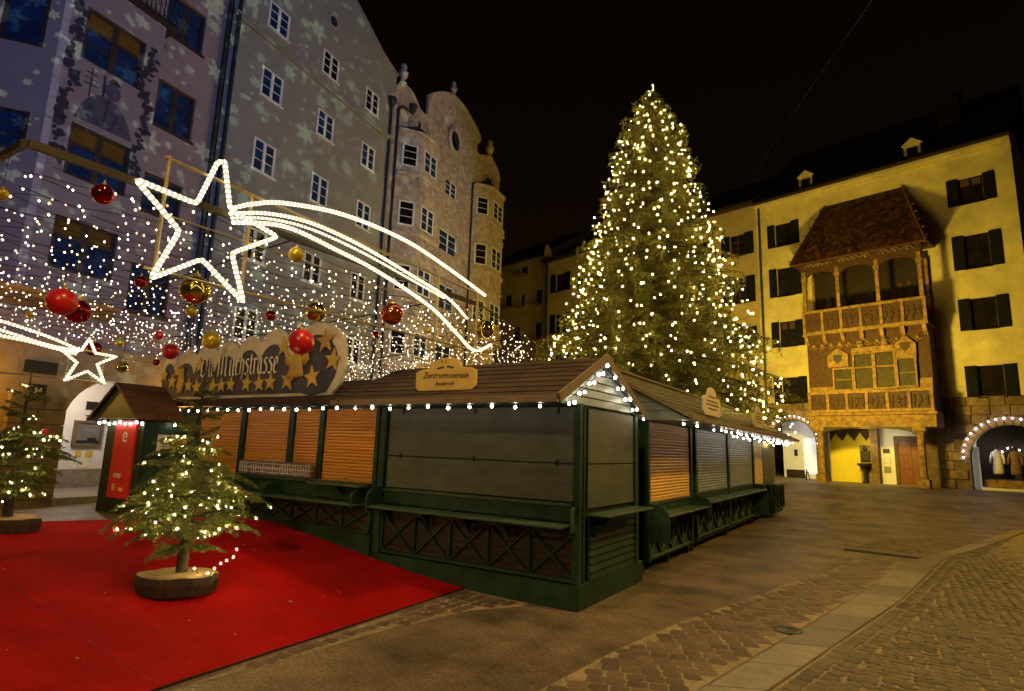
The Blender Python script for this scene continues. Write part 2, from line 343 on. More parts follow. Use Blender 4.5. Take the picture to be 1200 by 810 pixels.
def ss(a, b, t):
    t = np.clip((t-a)/(b-a), 0, 1); return t*t*(3-2*t)
def hz(x, y):       # gentle fall of the square: rises to the left and towards the far houses
    return 0.62*ss(-4.6, -11.5, x) - 0.3*ss(-14, -17, x) + 0.83*ss(24.5, 35, y)
def bezier(pts, n):   # smooth polyline through points (Catmull-Rom)
    P = [Vector(p) for p in pts]; out = []
    for i in range(len(P)-1):
        a = P[max(i-1,0)]; b = P[i]; c = P[i+1]; d = P[min(i+2,len(P)-1)]
        for j in range(n):
            t = j/n; out.append(0.5*((2*b)+(c-a)*t+(2*a-5*b+4*c-d)*t*t+(3*b-a-3*c+d)*t**3))
    out.append(P[-1]); return out
# ------------------------------------------------------------------ ground
xs = np.concatenate([np.linspace(-400,-40,7), np.arange(-38, 20, 0.5), np.linspace(22,400,8)])
ys = np.concatenate([np.linspace(-200,-10,6), np.arange(-8, 48, 0.5), np.linspace(50,500,9)])
gx, gy = np.meshgrid(xs, ys); V = np.stack([gx, gy, hz(gx, gy)], -1).reshape(-1,3)
nx, ny = len(xs), len(ys); i = np.arange((nx-1)*(ny-1)); a = (i//(nx-1))*nx + i%(nx-1)
ground = np_mesh('ground', V, np.stack([a, a+1, a+nx+1, a+nx], -1), M['asphalt']); ground['kind'] = 'structure'
def sheet(name, poly, dz, mt, kind='structure', n=1):
    b = MB(); b.add([(x, y, float(hz(x,y))+dz) for x, y in poly], [tuple(range(len(poly)))]); o = b.build(name, mt)
    if kind: o['kind'] = kind
    return o
# granite drainage slabs running away to the right, with a kink
SL = [(-2.35,3.35),(-1.58,5.81),(-0.55,11.2),(0.07,15.28),(0.66,16.88),(1.6,19.9),(3.2,25.4)]
SR = [(-1.85,3.55),(-1.08,6.19),(0.02,11.4),(0.70,15.65),(0.96,16.95),(1.95,19.9),(3.62,25.6)]
def along(P, t):
    d = [0]
    for i in range(len(P)-1): d.append(d[-1]+math.hypot(P[i+1][0]-P[i][0], P[i+1][1]-P[i][1]))
    q = t*d[-1]
    for i in range(len(P)-1):
        if q <= d[i+1]+1e-9:
            k = (q-d[i])/(d[i+1]-d[i]); return (P[i][0]+(P[i+1][0]-P[i][0])*k, P[i][1]+(P[i+1][1]-P[i][1])*k)
    return P[-1]
channel = sheet('drain_channel', SL+SR[::-1], 0.004, M['mortar'])
nS = 25
slab_tint = [mat('granite_slab', [c*k for c in (0.165,0.145,0.11)], 0.5, 0.2, 7, 0.25, 90, dirt=0.22) for k in (0.8, 1.0, 1.2)]
for i in range(nS):
    g = 0.06/nS; t0, t1 = (i+g*6)/nS, (i+1-g*6)/nS
    p = [along(SL,t0), along(SR,t0), along(SR,t1), along(SL,t1)]; b = MB(); h = 0.014+random.uniform(-.003,.004)
    b.prism([(x, y, float(hz(x,y))+0.002) for x, y in p], (0,0,h)); b.build('slab', random.choice(slab_tint), channel, bevel=0.006)
# cobbles: irregular worn stones
def cobble_variants(n, mt):
    out = []
    for k in range(n):
        b = MB(); K = 8; base = []; top = []
        for j in range(K):
            an = [.62,.95,2.19,2.52,3.76,4.09,5.33,5.66][j] + random.uniform(-.07,.07); c = max(abs(math.cos(an)), abs(math.sin(an))); rr = 0.5/c*random.uniform(.95,1.02)
            base.append((rr*math.cos(an), rr*math.sin(an), 0)); top.append((rr*.94*math.cos(an), rr*.94*math.sin(an), 0.82+random.uniform(-.12,.12)))
        b.add(base+top+[(0,0,1.0)], [(j,(j+1)%K,(j+1)%K+K,j+K) for j in range(K)]+[(j+K,(j+1)%K+K,2*K) for j in range(K)])
        me = b.mesh('cobble'); me.materials.append(mt); me.polygons.foreach_set('use_smooth',[True]*len(me.polygons)); out.append(me)
    return out
def inside(p, poly):
    x, y = p; c = False; n = len(poly)
    for i in range(n):
        x1,y1 = poly[i]; x2,y2 = poly[(i+1)%n]
        if (y1>y) != (y2>y) and x < (x2-x1)*(y-y1)/(y2-y1)+x1: c = not c
    return c
def pave(bed, stones, variants, limit, mt, h=0.012):
    # stones: list of (x, y, angle, sx, sy); the nearest ones are objects, the rest one mesh
    def seen(q):
        d = Vector((q[0],q[1],-2.1)); z_ = d.dot(fw); return z_ > 0.5 and abs(d.dot(rt)/z_) < 0.88 and abs(d.dot(up)/z_) < 0.60
    stones.sort(key=lambda q: math.hypot(q[0], q[1]) + (0 if seen(q) else 100))
    vis = [q for q in stones]
    for (x,y,an,sx,sy) in vis[:limit]:
        me = random.choice(variants); o = share('cobble', me, bed, (x,y,float(hz(x,y))+0.003), (random.uniform(-.05,.05),random.uniform(-.05,.05),an), (sx,sy,h*random.uniform(.7,1.25)))
    VV = []; FF = []; k = 0
    for (x,y,an,sx,sy) in vis[limit:]:
        me = random.choice(variants); co = np.empty(len(me.vertices)*3); me.vertices.foreach_get('co', co); co = co.reshape(-1,3)
        c, s_ = math.cos(an), math.sin(an); hh = h*random.uniform(.7,1.25)
        tx, ty = random.uniform(-.06,.06), random.uniform(-.06,.06)
        X = co[:,0]*sx; Y = co[:,1]*sy; Z = co[:,2]*hh + X*tx + Y*ty
        VV.append(np.stack([x+c*X-s_*Y, y+s_*X+c*Y, float(hz(x,y))+0.003+Z], -1))
        fs = [tuple(p.vertices) for p in me.polygons]
        for f in fs: FF.append([v+k for v in f]+([f[2]+k] if len(f)==3 else []))
        k += len(co)
    if VV:
        me = bpy.data.meshes.new('cobble'); me.from_pydata(np.concatenate(VV).tolist(), [], [f[:3] if f[2]==f[3] else f for f in FF]); me.materials.append(mt)
        me.polygons.foreach_set('use_smooth',[True]*len(me.polygons))
        o = bpy.data.objects.new('far_cobbles', me); COL.objects.link(o); o.parent = bed; o['kind'] = 'stuff'
def rows_along(curve, width, size, poly):
    out = []
    d = 0; P = curve
    L_ = sum(math.hypot(P[i+1][0]-P[i][0], P[i+1][1]-P[i][1]) for i in range(len(P)-1)); nrow = int(width/size)
    for r in range(nrow):
        t = random.uniform(0,.5)*size/L_
        while t < 1:
            ln = size*random.uniform(.85,1.25); x,y = along(P, min(t,1)); x2,y2 = along(P, min(1,t+.01)); an = math.atan2(y2-y, x2-x)
            off = (r+.5)*size+random.uniform(-.008,.008); px, py = x-math.sin(an)*off, y+math.cos(an)*off
            if inside((px,py), poly): out.append((px,py,an+random.uniform(-.07,.07), ln*.94, size*random.uniform(.84,.96)))
            t += ln/L_
    return out
cv = cobble_variants(6, M['cobble']); cv2 = cobble_variants(6, M['cobble2'])
# strip left of the slabs, its far patch, a narrow strip by the carpet, the wide field on the right
stripP = [(-2.32,3.2),(-2.75,4.9),(-2.62,6.36),(-2.38,7.88),(-1.78,10.34),(-1.62,11.27),(-1.15,12.9),(-0.75,15.2),(0.02,15.7),(0.05,15.15),(-0.58,11.2),(-1.61,5.81),(-2.25,3.35)]
strip = sheet('cobble_strip', stripP, 0.0035, M['mortar'])
st = []
ca, sa = math.cos(.33), math.sin(.33)
for q in range(-12, 90):      # courses lie across the strip, stones in running bond
    for k in range(-14, 18):
        u, v = k*.19+(q%2)*.095+random.uniform(-.012,.012), q*.176+random.uniform(-.006,.006)
        x, y = -2.0+u*ca-v*sa*.0, 3.2+u*sa+v/ca
        if inside((x,y), stripP) and inside((x+.08,y+.02), stripP) and inside((x-.08,y-.02), stripP): st.append((x,y,.33+random.uniform(-.07,.07),.186*random.uniform(.90,1.02),.172*random.uniform(.90,1.0)))
pave(strip, st, cv, 300, M['cobble'])
patchP = [(-0.9,17.0),(-0.3,19.6),(0.9,20.6),(1.45,20.0),(0.55,17.1)]
patch = sheet('cobble_patch', patchP, 0.0035, M['mortar'])
pt = []
for q in range(26):
    for k in range(16):
        x = -1.0+k*.18+(q%2)*.08; y = 16.8+q*.18
        if inside((x,y), patchP): pt.append((x,y,random.uniform(-.1,.1)+.2,.165,.16))
pave(patch, pt, cv, 0, M['cobble'])
sideP = [(-5.2,3.1),(-5.42,7.42),(-4.3,7.42),(-4.35,7.2),(-4.75,6.6),(-5.0,5.3),(-5.08,4.0)]
side = sheet('cobble_edge_strip', sideP, 0.0035, M['mortar'])
sd = []
for q in range(30):
    for k in range(8):
        x = -5.5+k*.16+random.uniform(-.02,.02); y = 3.1+q*.15+(x+5)*.35+random.uniform(-.02,.02)
        if inside((x,y), sideP) and inside((x+.07,y), sideP) and y < 7.36: sd.append((x,y,.3+random.uniform(-.12,.12),.152*random.uniform(.90,1.0),.144*random.uniform(.90,.99)))
pave(side, sd, cv, 200, M['cobble'], 0.011)
fieldP = [(-1.82,3.5),(-1.05,6.19),(0.05,11.4),(0.73,15.6),(1.0,16.9),(2.0,19.9),(3.7,25.6),(7,25.6),(7,3.0),(-1.9,2.9)]
field = sheet('cobble_field', fieldP, 0.0035, M['mortar'])
fd = []
rowl = [(-1.80,3.5),(-1.03,6.17),(0.07,11.38),(0.75,15.6),(1.02,16.9),(2.02,19.9),(3.7,25.6)]
fd += rows_along([(p[0]+.32,p[1]-.10) for p in rowl], .36, .17, fieldP)
cxs = np.arange(-2.2, 8.2, 1.5)
for ci, cx0 in enumerate(cxs):            # segmental arcs
    for q in range(190):
        yb = 2.2+q*.127
        if yb > 22: break
        for k in range(11):
            f = (k+.5)/11-.5; x = cx0+f*1.5+ .0; y = yb - 1.25*(f*2)**2*0.42
            if inside((x-.1,y), fieldP) and not any(False for _ in ()):
                xl = np.interp(y, [p[1] for p in rowl], [p[0] for p in rowl])
                if x > xl+.34: fd.append((x+random.uniform(-.02,.02), y+random.uniform(-.018,.018), -math.atan(1.25*.42*8*f/1.5)+random.uniform(-.2,.2), .136*random.uniform(.86,1.05), .126*random.uniform(.86,1.02)))
def near_view(q):
    return 1.5 < q[1] < 22 and q[0] < 7
pave(field, [q for q in fd if near_view(q)], cv2, 300, M['cobble2'], 0.016)
# seams of lighter mortar where asphalt meets the stones, an iron cover and a joint
b = MB(); b.lathe([(0.0001,0),(0.17,0),(0.17,0.012),(0.14,0.012),(0.13,0.006),(0.0001,0.006)], (-1.19,8.36,0.006), 14); tag(b.build('drain_cover', M['iron']), 'small round iron drain cover set in the cobbles beside the granite slabs', 'drain cover')
gr = thing('slot_drain', 'long dark iron slot drain crossing the paving beside the granite slabs', 'slot drain', (-.2,16.25,.004), 0.0)
b = MB(); b.bar((-1.05,16.32,.010),(.66,16.12,.010),.03,.016); b.bar((-1.05,16.54,.010),(.66,16.34,.010),.03,.016); b.build('frame', M['iron'], gr)
for i in range(22):
    xx = -1.0+i*.075; b = MB(); b.bar((xx,16.325-.117*(xx+1.05),.008),(xx,16.535-.117*(xx+1.05),.008),.022,.012); b.build('bar', M['iron'], gr)
b = MB(); b.add([(-1.05,16.32,.0045),(.66,16.12,.0045),(.66,16.34,.0045),(-1.05,16.54,.0045)],[(0,1,2,3)]); b.build('shaft', M['darkin'], gr)
# ------------------------------------------------------------------ red carpet
def back_y(x): return float(np.interp(-x, [5.2,9.9,10.5,11.5,12.1], [7.41,7.41,6.85,5.15,3.7]))
b = MB(); nu, nv = 60, 48; gv = []
for iu in range(nu+1):
    for iv in range(nv+1):
        f = iv/nv; xb = -5.2-6.7*iu/nu; y = 0.7+(back_y(xb)-0.7)*f; x = xb-(0.25*f if iu < nu*.9 else 0.25*f)
        gv.append((x, y, float(hz(x,y))+.024+.003*math.sin(3.1*x+1.7*y)+.002*math.sin(7*y-2*x)))
b.add(gv, [(i*(nv+1)+j, (i+1)*(nv+1)+j, (i+1)*(nv+1)+j+1, i*(nv+1)+j+1) for i in range(nu) for j in range(nv)])
carpet = b.build('red_carpet', M['carpet'], None, smooth=True); tag(carpet, 'bright red carpet spread over the square in front of the stalls', 'carpet')
b = MB()
rim = [gv[j] for j in range(nv+1)] + [gv[i*(nv+1)+nv] for i in range(1,nu+1)] + [gv[nu*(nv+1)+j] for j in range(nv-1,-1,-1)]
for p, q in zip(rim[:-1], rim[1:]): b.bar((p[0],p[1],p[2]-.013),(q[0],q[1],q[2]-.013), .022, .022)
b.build('carpet_edge', M['carpet_edge'], carpet)
for yy in (3.1, 5.2):
    b = MB()
    for i in range(32):
        xa, xb = -5.35-i*.2, -5.55-i*.2; b.bar((xa,yy+.02*xa,float(hz(xa,yy))+.0255),(xb,yy+.02*xb,float(hz(xb,yy))+.0255),.006,.004)
    b.build('carpet_seam', M['carpet_edge2'], carpet)
bm_ = []
for k in range(24):
    x, y = random.uniform(-11,-5.8), random.uniform(2.2,7.0)
    if y > back_y(x)-.4: continue
    s_ = random.uniform(.008,.022); bm_.append((x,y,s_))
b = MB()
for x,y,s_ in bm_: b.box(x-s_, x+s_, y-s_*.5, y+s_*.5, float(hz(x,y))+.026, float(hz(x,y))+.031)
lt = b.build('litter', M['litter'], None, stuff=True); lt['label'] = 'tiny pale paper scraps scattered over the red carpet'; lt['category'] = 'litter'
# ------------------------------------------------------------------ market stalls
GRP = 'closed wooden market stalls'
def planks_x(parent, name, mt, x0, x1, z0, z1, n, y, th=.02, gap=.008, lean=.006):
    hgt = (z1-z0)/n
    for i in range(n):
        b = MB(); za, zb = z0+i*hgt, z0+(i+1)*hgt-gap
        b.add([(x0,y,za),(x1,y,za),(x1,y+lean,zb),(x0,y+lean,zb),(x0,y+th,za),(x1,y+th,za),(x1,y+th,zb),(x0,y+th,zb)],
              [(0,1,2,3),(5,4,7,6),(0,4,5,1),(3,2,6,7),(0,3,7,4),(1,5,6,2)])
        b.build(name, mt, parent)
def planks_y(parent, name, mt, y0, y1, z0, z1, n, x, th=.02, gap=.01, lean=.008):
    hgt = (z1-z0)/n
    for i in range(n):
        b = MB(); za, zb = z0+i*hgt, z0+(i+1)*hgt-gap
        b.add([(x,y0,za),(x,y1,za),(x-lean,y1,zb),(x-lean,y0,zb),(x-th,y0,za),(x-th,y1,za),(x-th,y1,zb),(x-th,y0,zb)],
              [(0,1,2,3),(5,4,7,6),(0,4,5,1),(3,2,6,7),(0,3,7,4),(1,5,6,2)])
        b.build(name, mt, parent)
def roller(parent, mt, ax, c, a0, a1, z0, z1, n, label=None, frame=M['green']):
    """roller shutter of n rounded slats; ax 'x': runs along x in the plane y=c facing -y, ax 'y': along y in x=c facing +x"""
    b = MB(); hgt = (z1-z0)/n
    for i in range(n):
        za = z0+i*hgt; prof = [(0.004,0),(0.014,.25),(0.016,.6),(0.010,.88),(0.0,.93),(0.0,1.0)]
        for (d0,f0),(d1,f1) in zip(prof[:-1], prof[1:]):
            if ax == 'x': b.quad((a0,c-d0,za+f0*hgt),(a1,c-d0,za+f0*hgt),(a1,c-d1,za+f1*hgt),(a0,c-d1,za+f1*hgt))
            else: b.quad((c+d0,a0,za+f0*hgt),(c+d0,a1,za+f0*hgt),(c+d1,a1,za+f1*hgt),(c+d1,a0,za+f1*hgt))
    if ax == 'x': b.box(a0,a1,c-.02,c+.01,z0-.03,z0)
    else: b.box(c-.01,c+.02,a0,a1,z0-.03,z0)
    return b.build('roller_shutter', mt, parent, label=label)
def xpanel(parent, ax, c, a0, a1, z0, z1, n, back, bar_m, out=.05):
    """skirt of crossed braces: n bays between a0 and a1"""
    sgn = -1 if ax == 'x' else 1
    def P(a, d, z): return (a, c+sgn*d, z) if ax == 'x' else (c+sgn*d, a, z)
    nb = 6; hgt = (z1-z0)/nb
    for i in range(nb):
        b = MB(); za, zb = z0+i*hgt, z0+(i+1)*hgt-.008
        if ax == 'x': b.box(a0, a1, c, c+.02, za, zb)
        else: b.box(c-.02, c, a0, a1, za, zb)
        b.build('board', back, parent)
    w = (a1-a0)/n
    for nm, zz in (('bottom_rail', z0), ('top_rail', z1)):
        b = MB(); b.bar(P(a0,out/2,zz),P(a1,out/2,zz),.06,.05); b.build(nm, bar_m, parent, bevel=.006)
    for i in range(n+1):
        b = MB(); b.bar(P(a0+i*w,out/2-.002,z0+.03),P(a0+i*w,out/2-.002,z1-.03),.05,.05); b.build('upright', bar_m, parent, bevel=.005)
    for i in range(n):
        l, r = a0+i*w+.03, a0+(i+1)*w-.03
        b = MB(); b.bar(P(l,out/2-.006,z0+.03),P(r,out/2-.006,z1-.03),.034,.05,upv=P(0,1,0) if False else (0,-1,0) if ax=='x' else (1,0,0)); b.build('cross_brace', bar_m, parent, bevel=.004)
        b = MB(); b.bar(P(l,out/2-.001,z1-.03),P(r,out/2-.001,z0+.03),.034,.044,upv=(0,-1,0) if ax=='x' else (1,0,0)); b.build('cross_brace', bar_m, parent, bevel=.004)
def shelf_end(parent, ax, a, c0, c1, z0, z1, mt, th=.035):
    """rounded side cheek of a counter shelf"""
    pts = []
    for u, v in ((0,0),(1,0.02),(1,.55),(.93,.8),(.75,.95),(.5,1),(0,1)):
        d = c0+(c1-c0)*u; z = z0+(z1-z0)*v
        pts.append((a-th/2, d, z) if ax == 'x' else (d, a-th/2, z))
    b = MB(); b.prism(pts, (th,0,0) if ax == 'x' else (0,th,0)); b.build('shelf_cheek', mt, parent, bevel=.006)
def roof_courses(parent, mt, p_eave0, p_eave1, p_ridge0, p_ridge1, n=7, name='roof_board'):
    e0, e1, r0_, r1_ = map(Vector, (p_eave0, p_eave1, p_ridge0, p_ridge1)); nrm = (e1-e0).cross(r0_-e0).normalized()
    if nrm.z < 0: nrm = -nrm
    for i in range(n):
        t0, t1 = i/n, min(1, (i+1.25)/n); a = e0.lerp(r0_,t0)+nrm*.021; b_ = e1.lerp(r1_,t0)+nrm*.021; c = e1.lerp(r1_,t1)+nrm*.006; d = e0.lerp(r0_,t1)+nrm*.006
        q = MB(); q.prism([a,b_,c,d], nrm*(-.018)); q.build(name, mt, parent)
    q = MB(); q.prism([e0,e1,r1_,r0_], nrm*(-.03)); q.build('roof_deck', M['darkwood'], parent)
def bulb_mesh(mt_b):
    b = MB(); b.lathe([(.001,-.036),(.018,-.03),(.029,-.012),(.03,.002),(.022,.02),(.013,.03)], k=8)
    b.cur = 1; b.lathe([(.013,.0301),(.014,.055),(.006,.06)], k=6); me = b.mesh('bulb'); me.materials.append(mt_b); me.materials.append(M['wire']); me.polygons.foreach_set('material_index', b.mi); return me
BULB = bulb_mesh(M['bulbA']); BULBV = bulb_mesh(M['bulbV'])
def light_string(label, pts, group, me=None, drop=.06, name='light_string', sag=0.02, scale=1.0):
    t = thing(name, label, 'string lights', pts[0], 0, group); b = MB(); P = []
    for i in range(len(pts)-1):
        a, c = Vector(pts[i]), Vector(pts[i+1]); P += [a, (a+c)/2-Vector((0,0,sag))]
    P.append(Vector(pts[-1])); b.tube(P, .006, 4); b.build('cable', M['wire'], t)
    for p in pts:
        o = share('bulb', me or BULB, t, (p[0]-pts[0][0], p[1]-pts[0][1], p[2]-pts[0][2]-drop), (random.uniform(-.35,.35), random.uniform(-.35,.35), 0))
        o.scale = (scale*random.uniform(.60,.84),)*3
    return t
# ---- stall A, with the yellow sign
X0, X1, YF, YB = -7.40, -3.60, 7.45, 9.90
A = thing('market_stall', 'green corner stall with closed grey panels and lit gable, under the small yellow sign', 'market stall', (-5.5,7.5,0), 0, GRP)
b = MB(); b.box(X0, X1-.002, YF+.0, YB, 0.0, .33); b.build('plinth', M['green'], A, bevel=.008)
b = MB(); b.box(X0+.03, X1-.06, YF+.06, YB-.03, .331, 2.78); b.build('wall', M['green'], A)
xpanel(A, 'x', YF+.03, X0+.19, X1-.06, .375, 1.0, 5, M['brown'], M['green'])
for (za, zb) in ((1.40,1.905),(1.92,2.70)):
    b = MB(); b.box(X0+.20, X1-.10, YF+.005, YF+.05, za, zb); b.build('front_panel', M['panel'], A, bevel=.006)
    b = MB(); b.box(X1-.055, X1-.012, 7.76, 9.50, za-(.10 if za < 1.5 else 0), zb); b.build('side_panel', M['panel'], A, bevel=.006)
for (xa, ya, w) in ((X1-.045, YF+.04, .10),(X1-.045, YF+.19, .07),(X1-.045, 9.60, .12),(X0+.1, YF+.02, .13)):
    b = MB(); b.box(xa-w/2, xa+w/2, ya-w/2, ya+w/2, .331, 2.76); b.build('corner_post', M['green'], A, bevel=.008)
b = MB(); b.box(X0+.17, X1-.10, YF-.03, YF+.03, 1.335, 1.385); b.build('sill', M['greenlt'], A, bevel=.006)
b = MB(); b.box(X0+.17, X1-.10, YF-.004, YF+.055, 1.14, 1.334); b.build('back_board', M['green'], A)
b = MB(); b.box(X0+.17, X1-.10, YF-.36, YF-.005, 1.07, 1.11); b.build('front_shelf', M['greenlt'], A, bevel=.01)
for xa in (-4.7,-5.4,-6.2,-7.0):
    b = MB(); b.prism([(xa,YF-.03,1.068),(xa,YF-.28,1.068),(xa,YF-.03,.82)], (.04,0,0)); b.build('shelf_bracket', M['green'], A)
shelf_end(A, 'x', X0+.16, YF+.02, YF-.38, 1.02, 1.40, M['green']); shelf_end(A, 'x', X1-.07, YF+.0, YF-.10, 1.0, 1.34, M['greenlt'])
b = MB(); b.box(X1-.03, X1-.018, 7.80, 9.52, .34, 1.17); b.build('lit_edge_backing', M['greenlt'], A)  # paler sheet, so the gaps read as light along the plank edges
planks_y(A, 'side_plank', M['green'], 7.80, 9.52, .34, 1.17, 8, X1+.010, gap=.014, lean=.024)
b = MB(); b.box(X1-.02, X1+.32, 7.72, 9.55, 1.20, 1.235); b.build('side_shelf', M['greenlt'], A, bevel=.01)
b = MB(); b.prism([(X1+.01,7.98,1.198),(X1+.26,7.98,1.198),(X1+.01,7.98,.90)], (0,.045,0)); b.build('shelf_bracket', M['green'], A)
# roof: front eave at y 6.62, ridge at y 8.15
ey0, ey1, ry, ez, rz_ = 6.62, 9.72, 8.15, 2.76, 3.49; ex0, ex1 = -7.75, -3.52
roof_courses(A, M['roofwood'], (ex0,ey0,ez),(ex1,ey0,ez),(ex0,ry,rz_),(ex1,ry,rz_), 8)
roof_courses(A, M['roofwood'], (ex0,ey1,ez),(ex1,ey1,ez),(ex0,ry,rz_),(ex1,ry,rz_), 8)
b = MB(); b.box(ex0, ex1, ey0-.025, ey0+.005, ez-.06, ez+.03); b.build('eave_board', M['fascia'], A, bevel=.005)
b = MB(); b.box(X0, X1, YF-.82, YF+.3, ez-.045, ez-.03); b.build('soffit', M['green'], A)
for (ya, yb) in ((ey0,ry),(ey1,ry)):
    b = MB(); b.bar((ex1+.02,ya,ez-.005),(ex1+.02,yb,rz_-.005),.03,.13); b.build('barge_board', M['fascia'], A, bevel=.004)
n = 6
for i in range(n):
    z0 = ez-.02+(rz_-ez)*i/n; z1 = ez-.02+(rz_-ez)*(i+1)/n-.012
    ya0 = ey0+.12+(ry-ey0-.12)*i/n; yb0 = ey1-.12-(ey1-.12-ry)*i/n; ya1 = ey0+.12+(ry-ey0-.12)*(i+.9)/n; yb1 = ey1-.12-(ey1-.12-ry)*(i+.9)/n
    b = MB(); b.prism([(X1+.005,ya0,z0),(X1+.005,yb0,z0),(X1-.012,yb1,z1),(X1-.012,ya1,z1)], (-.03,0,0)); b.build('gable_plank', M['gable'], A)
# ---- left stall with the orange shutters and the big cloud sign
B0, B1 = -15.2, -7.46
Bt = thing('market_stall', 'long green stall with four orange roller shutters, below the cloud shaped sign', 'market stall', (-10.2,7.6,.5), 0, GRP)
b = MB(); b.box(B0, B1, YF+.05, YB, .2, 2.80); b.build('wall', M['green'], Bt)
for k, (xa, xb, zb) in enumerate(((-13.05,-11.45,1.30),(-11.23,-9.88,1.45),(-9.68,-8.99,1.47),(-8.82,-7.53,1.45))):
    roller(Bt, M['shutter'], 'x', YF+.03, xa, xb, zb, 2.72, 22)
for xa, w in ((-13.13,.12),(-11.34,.16),(-9.78,.16),(-8.905,.14),(-7.47,.09)):
    b = MB(); b.box(xa-w/2, xa+w/2, YF-.02, YF+.045, 1.0, 2.76); b.build('post', M['green'], Bt, bevel=.008)
b = MB(); b.box(-11.3, -7.55, YF-.06, YF+.02, 1.37, 1.43); b.build('sill', M['greenlt'], Bt, bevel=.006)
b = MB(); b.box(-8.85, -7.5, YF-.30, YF-.061, 1.365, 1.40); b.build('flap_shelf', M['greenlt'], Bt, bevel=.006)
b = MB(); b.prism([(-8.2,YF-.03,1.364),(-8.2,YF-.24,1.364),(-8.2,YF-.03,1.18)], (.04,0,0)); b.build('shelf_bracket', M['green'], Bt)
b = MB(); b.box(B0+.05, B1, YF-.004, YF+.04, 1.12, 1.36); b.build('back_board', M['green'], Bt)
b = MB(); b.box(B0+.05, B1-.1, YF-.36, YF-.005, 1.06, 1.10); b.build('front_shelf', M['greenlt'], Bt, bevel=.01)
for xa in (-7.6,-9.95,-11.6): shelf_end(Bt, 'x', xa, YF+.02, YF-.38, 1.02, 1.34, M['green'])
xpanel(Bt, 'x', YF+.03, -13.0, B1-.06, .62, 1.0, 8, M['brown'], M['green'])
b = MB(); b.box(B0, B1-.02, YF+.0, YF+.04, .22, .60); b.build('plinth', M['green'], Bt)
roof_courses(Bt, M['roofwood'], (-15.6,6.75,2.80),(-7.78,6.75,2.80),(-15.6,8.3,3.35),(-7.78,8.3,3.35), 6)
roof_courses(Bt, M['roofwood'], (-15.6,9.9,2.80),(-7.78,9.9,2.80),(-15.6,8.3,3.35),(-7.78,8.3,3.35), 6)
b = MB(); b.box(-15.6,-7.78,6.72,6.75,2.74,2.85); b.build('eave_board', M['roofwood'], Bt, bevel=.005)
bn = MB(); 
for i in range(26):
    xa = -11.2+2.24*i/26; f = .02*math.sin(i*1.7); bn.add([(xa,YF-.085-f,1.44),(xa+2.24/26,YF-.085-.02*math.sin((i+1)*1.7),1.44),(xa+2.24/26,YF-.085-.02*math.sin((i+1)*1.7),1.70),(xa,YF-.085-f,1.70)],[(0,1,2,3)])
for xa in np.arange(-11.15,-9.0,.075):      # the loops of pale script woven into it
    h = random.uniform(.05,.2); bn.cur = 1; bn.box(xa, xa+.018, YF-.114, YF-.108, 1.57-h/2, 1.57+h/2)
for zz in (1.49,1.57,1.655): bn.box(-11.17,-8.98, YF-.1128,YF-.1075, zz-.006, zz+.006)
ban = bn.build('cloth_banner', [M['banner'], M['poster']], None); tag(ban, 'dark plaid cloth strip hung under two orange shutters', 'banner')
# ---- stalls along the street on the right
SGN = []
def side_stall(label, y0, y1, loc):
    t = thing('market_stall', label, 'market stall', loc, 0, GRP)
    b = MB(); b.box(-6.3, -3.78, y0+.03, y1-.02, .16, 2.72); b.build('wall', M['green'], t)
    return t
EX, EZ, RX, RZ = -2.86, 2.74, -5.0, 3.84
def side_roof(t, y0, y1):
    roof_courses(t, M['roofwood'], (EX,y0,EZ),(EX,y1,EZ),(RX,y0,RZ),(RX,y1,RZ), 8)
    roof_courses(t, M['roofwood'], (2*RX-EX,y0,EZ),(2*RX-EX,y1,EZ),(RX,y0,RZ),(RX,y1,RZ), 8)
    b = MB(); b.box(EX-.005, EX+.025, y0, y1, EZ-.06, EZ+.02); b.build('eave_board', M['fascia'], t, bevel=.005)
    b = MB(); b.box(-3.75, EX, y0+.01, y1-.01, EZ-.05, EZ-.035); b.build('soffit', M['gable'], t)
    b = MB(); b.bar((RX,y0,RZ+.04),(RX,y1,RZ+.04),.16,.04); b.build('ridge_cap', M['fascia'], t)
XS = -3.72
C1 = side_stall('green stall with one orange roller shutter facing the street beside the corner stall', 10.42, 13.45, (-4.8,12,0))
roller(C1, M['shutterb'], 'y', XS, 10.55, 13.1, 1.26, 2.66, 24, frame=M['green'])
for ya, w in ((10.47,.1),(13.2,.14)):
    b = MB(); b.box(XS-.05, XS+.05, ya-w/2, ya+w/2, .2, 2.72); b.build('post', M['green'], C1, bevel=.008)
b = MB(); b.box(XS-.03, XS+.035, 10.5, 13.15, 1.17, 1.225); b.build('sill', M['greenlt'], C1, bevel=.006)
b = MB(); b.box(XS+.0, XS+.40, 10.5, 13.25, .985, 1.02); b.build('front_shelf', M['greenlt'], C1, bevel=.01)
b = MB(); b.box(XS-.04, XS+.012, 10.5, 13.25, 1.021, 1.168); b.build('back_board', M['green'], C1)
shelf_end(C1, 'y', 10.45, XS, XS+.42, .55, 1.20, M['green']); shelf_end(C1, 'y', 13.3, XS, XS+.42, .80, 1.22, M['green'])
xpanel(C1, 'y', XS-.02, 10.55, 13.2, .26, .94, 4, M['green'], M['greenlt'])
side_roof(C1, 10.35, 13.5)
n = 7
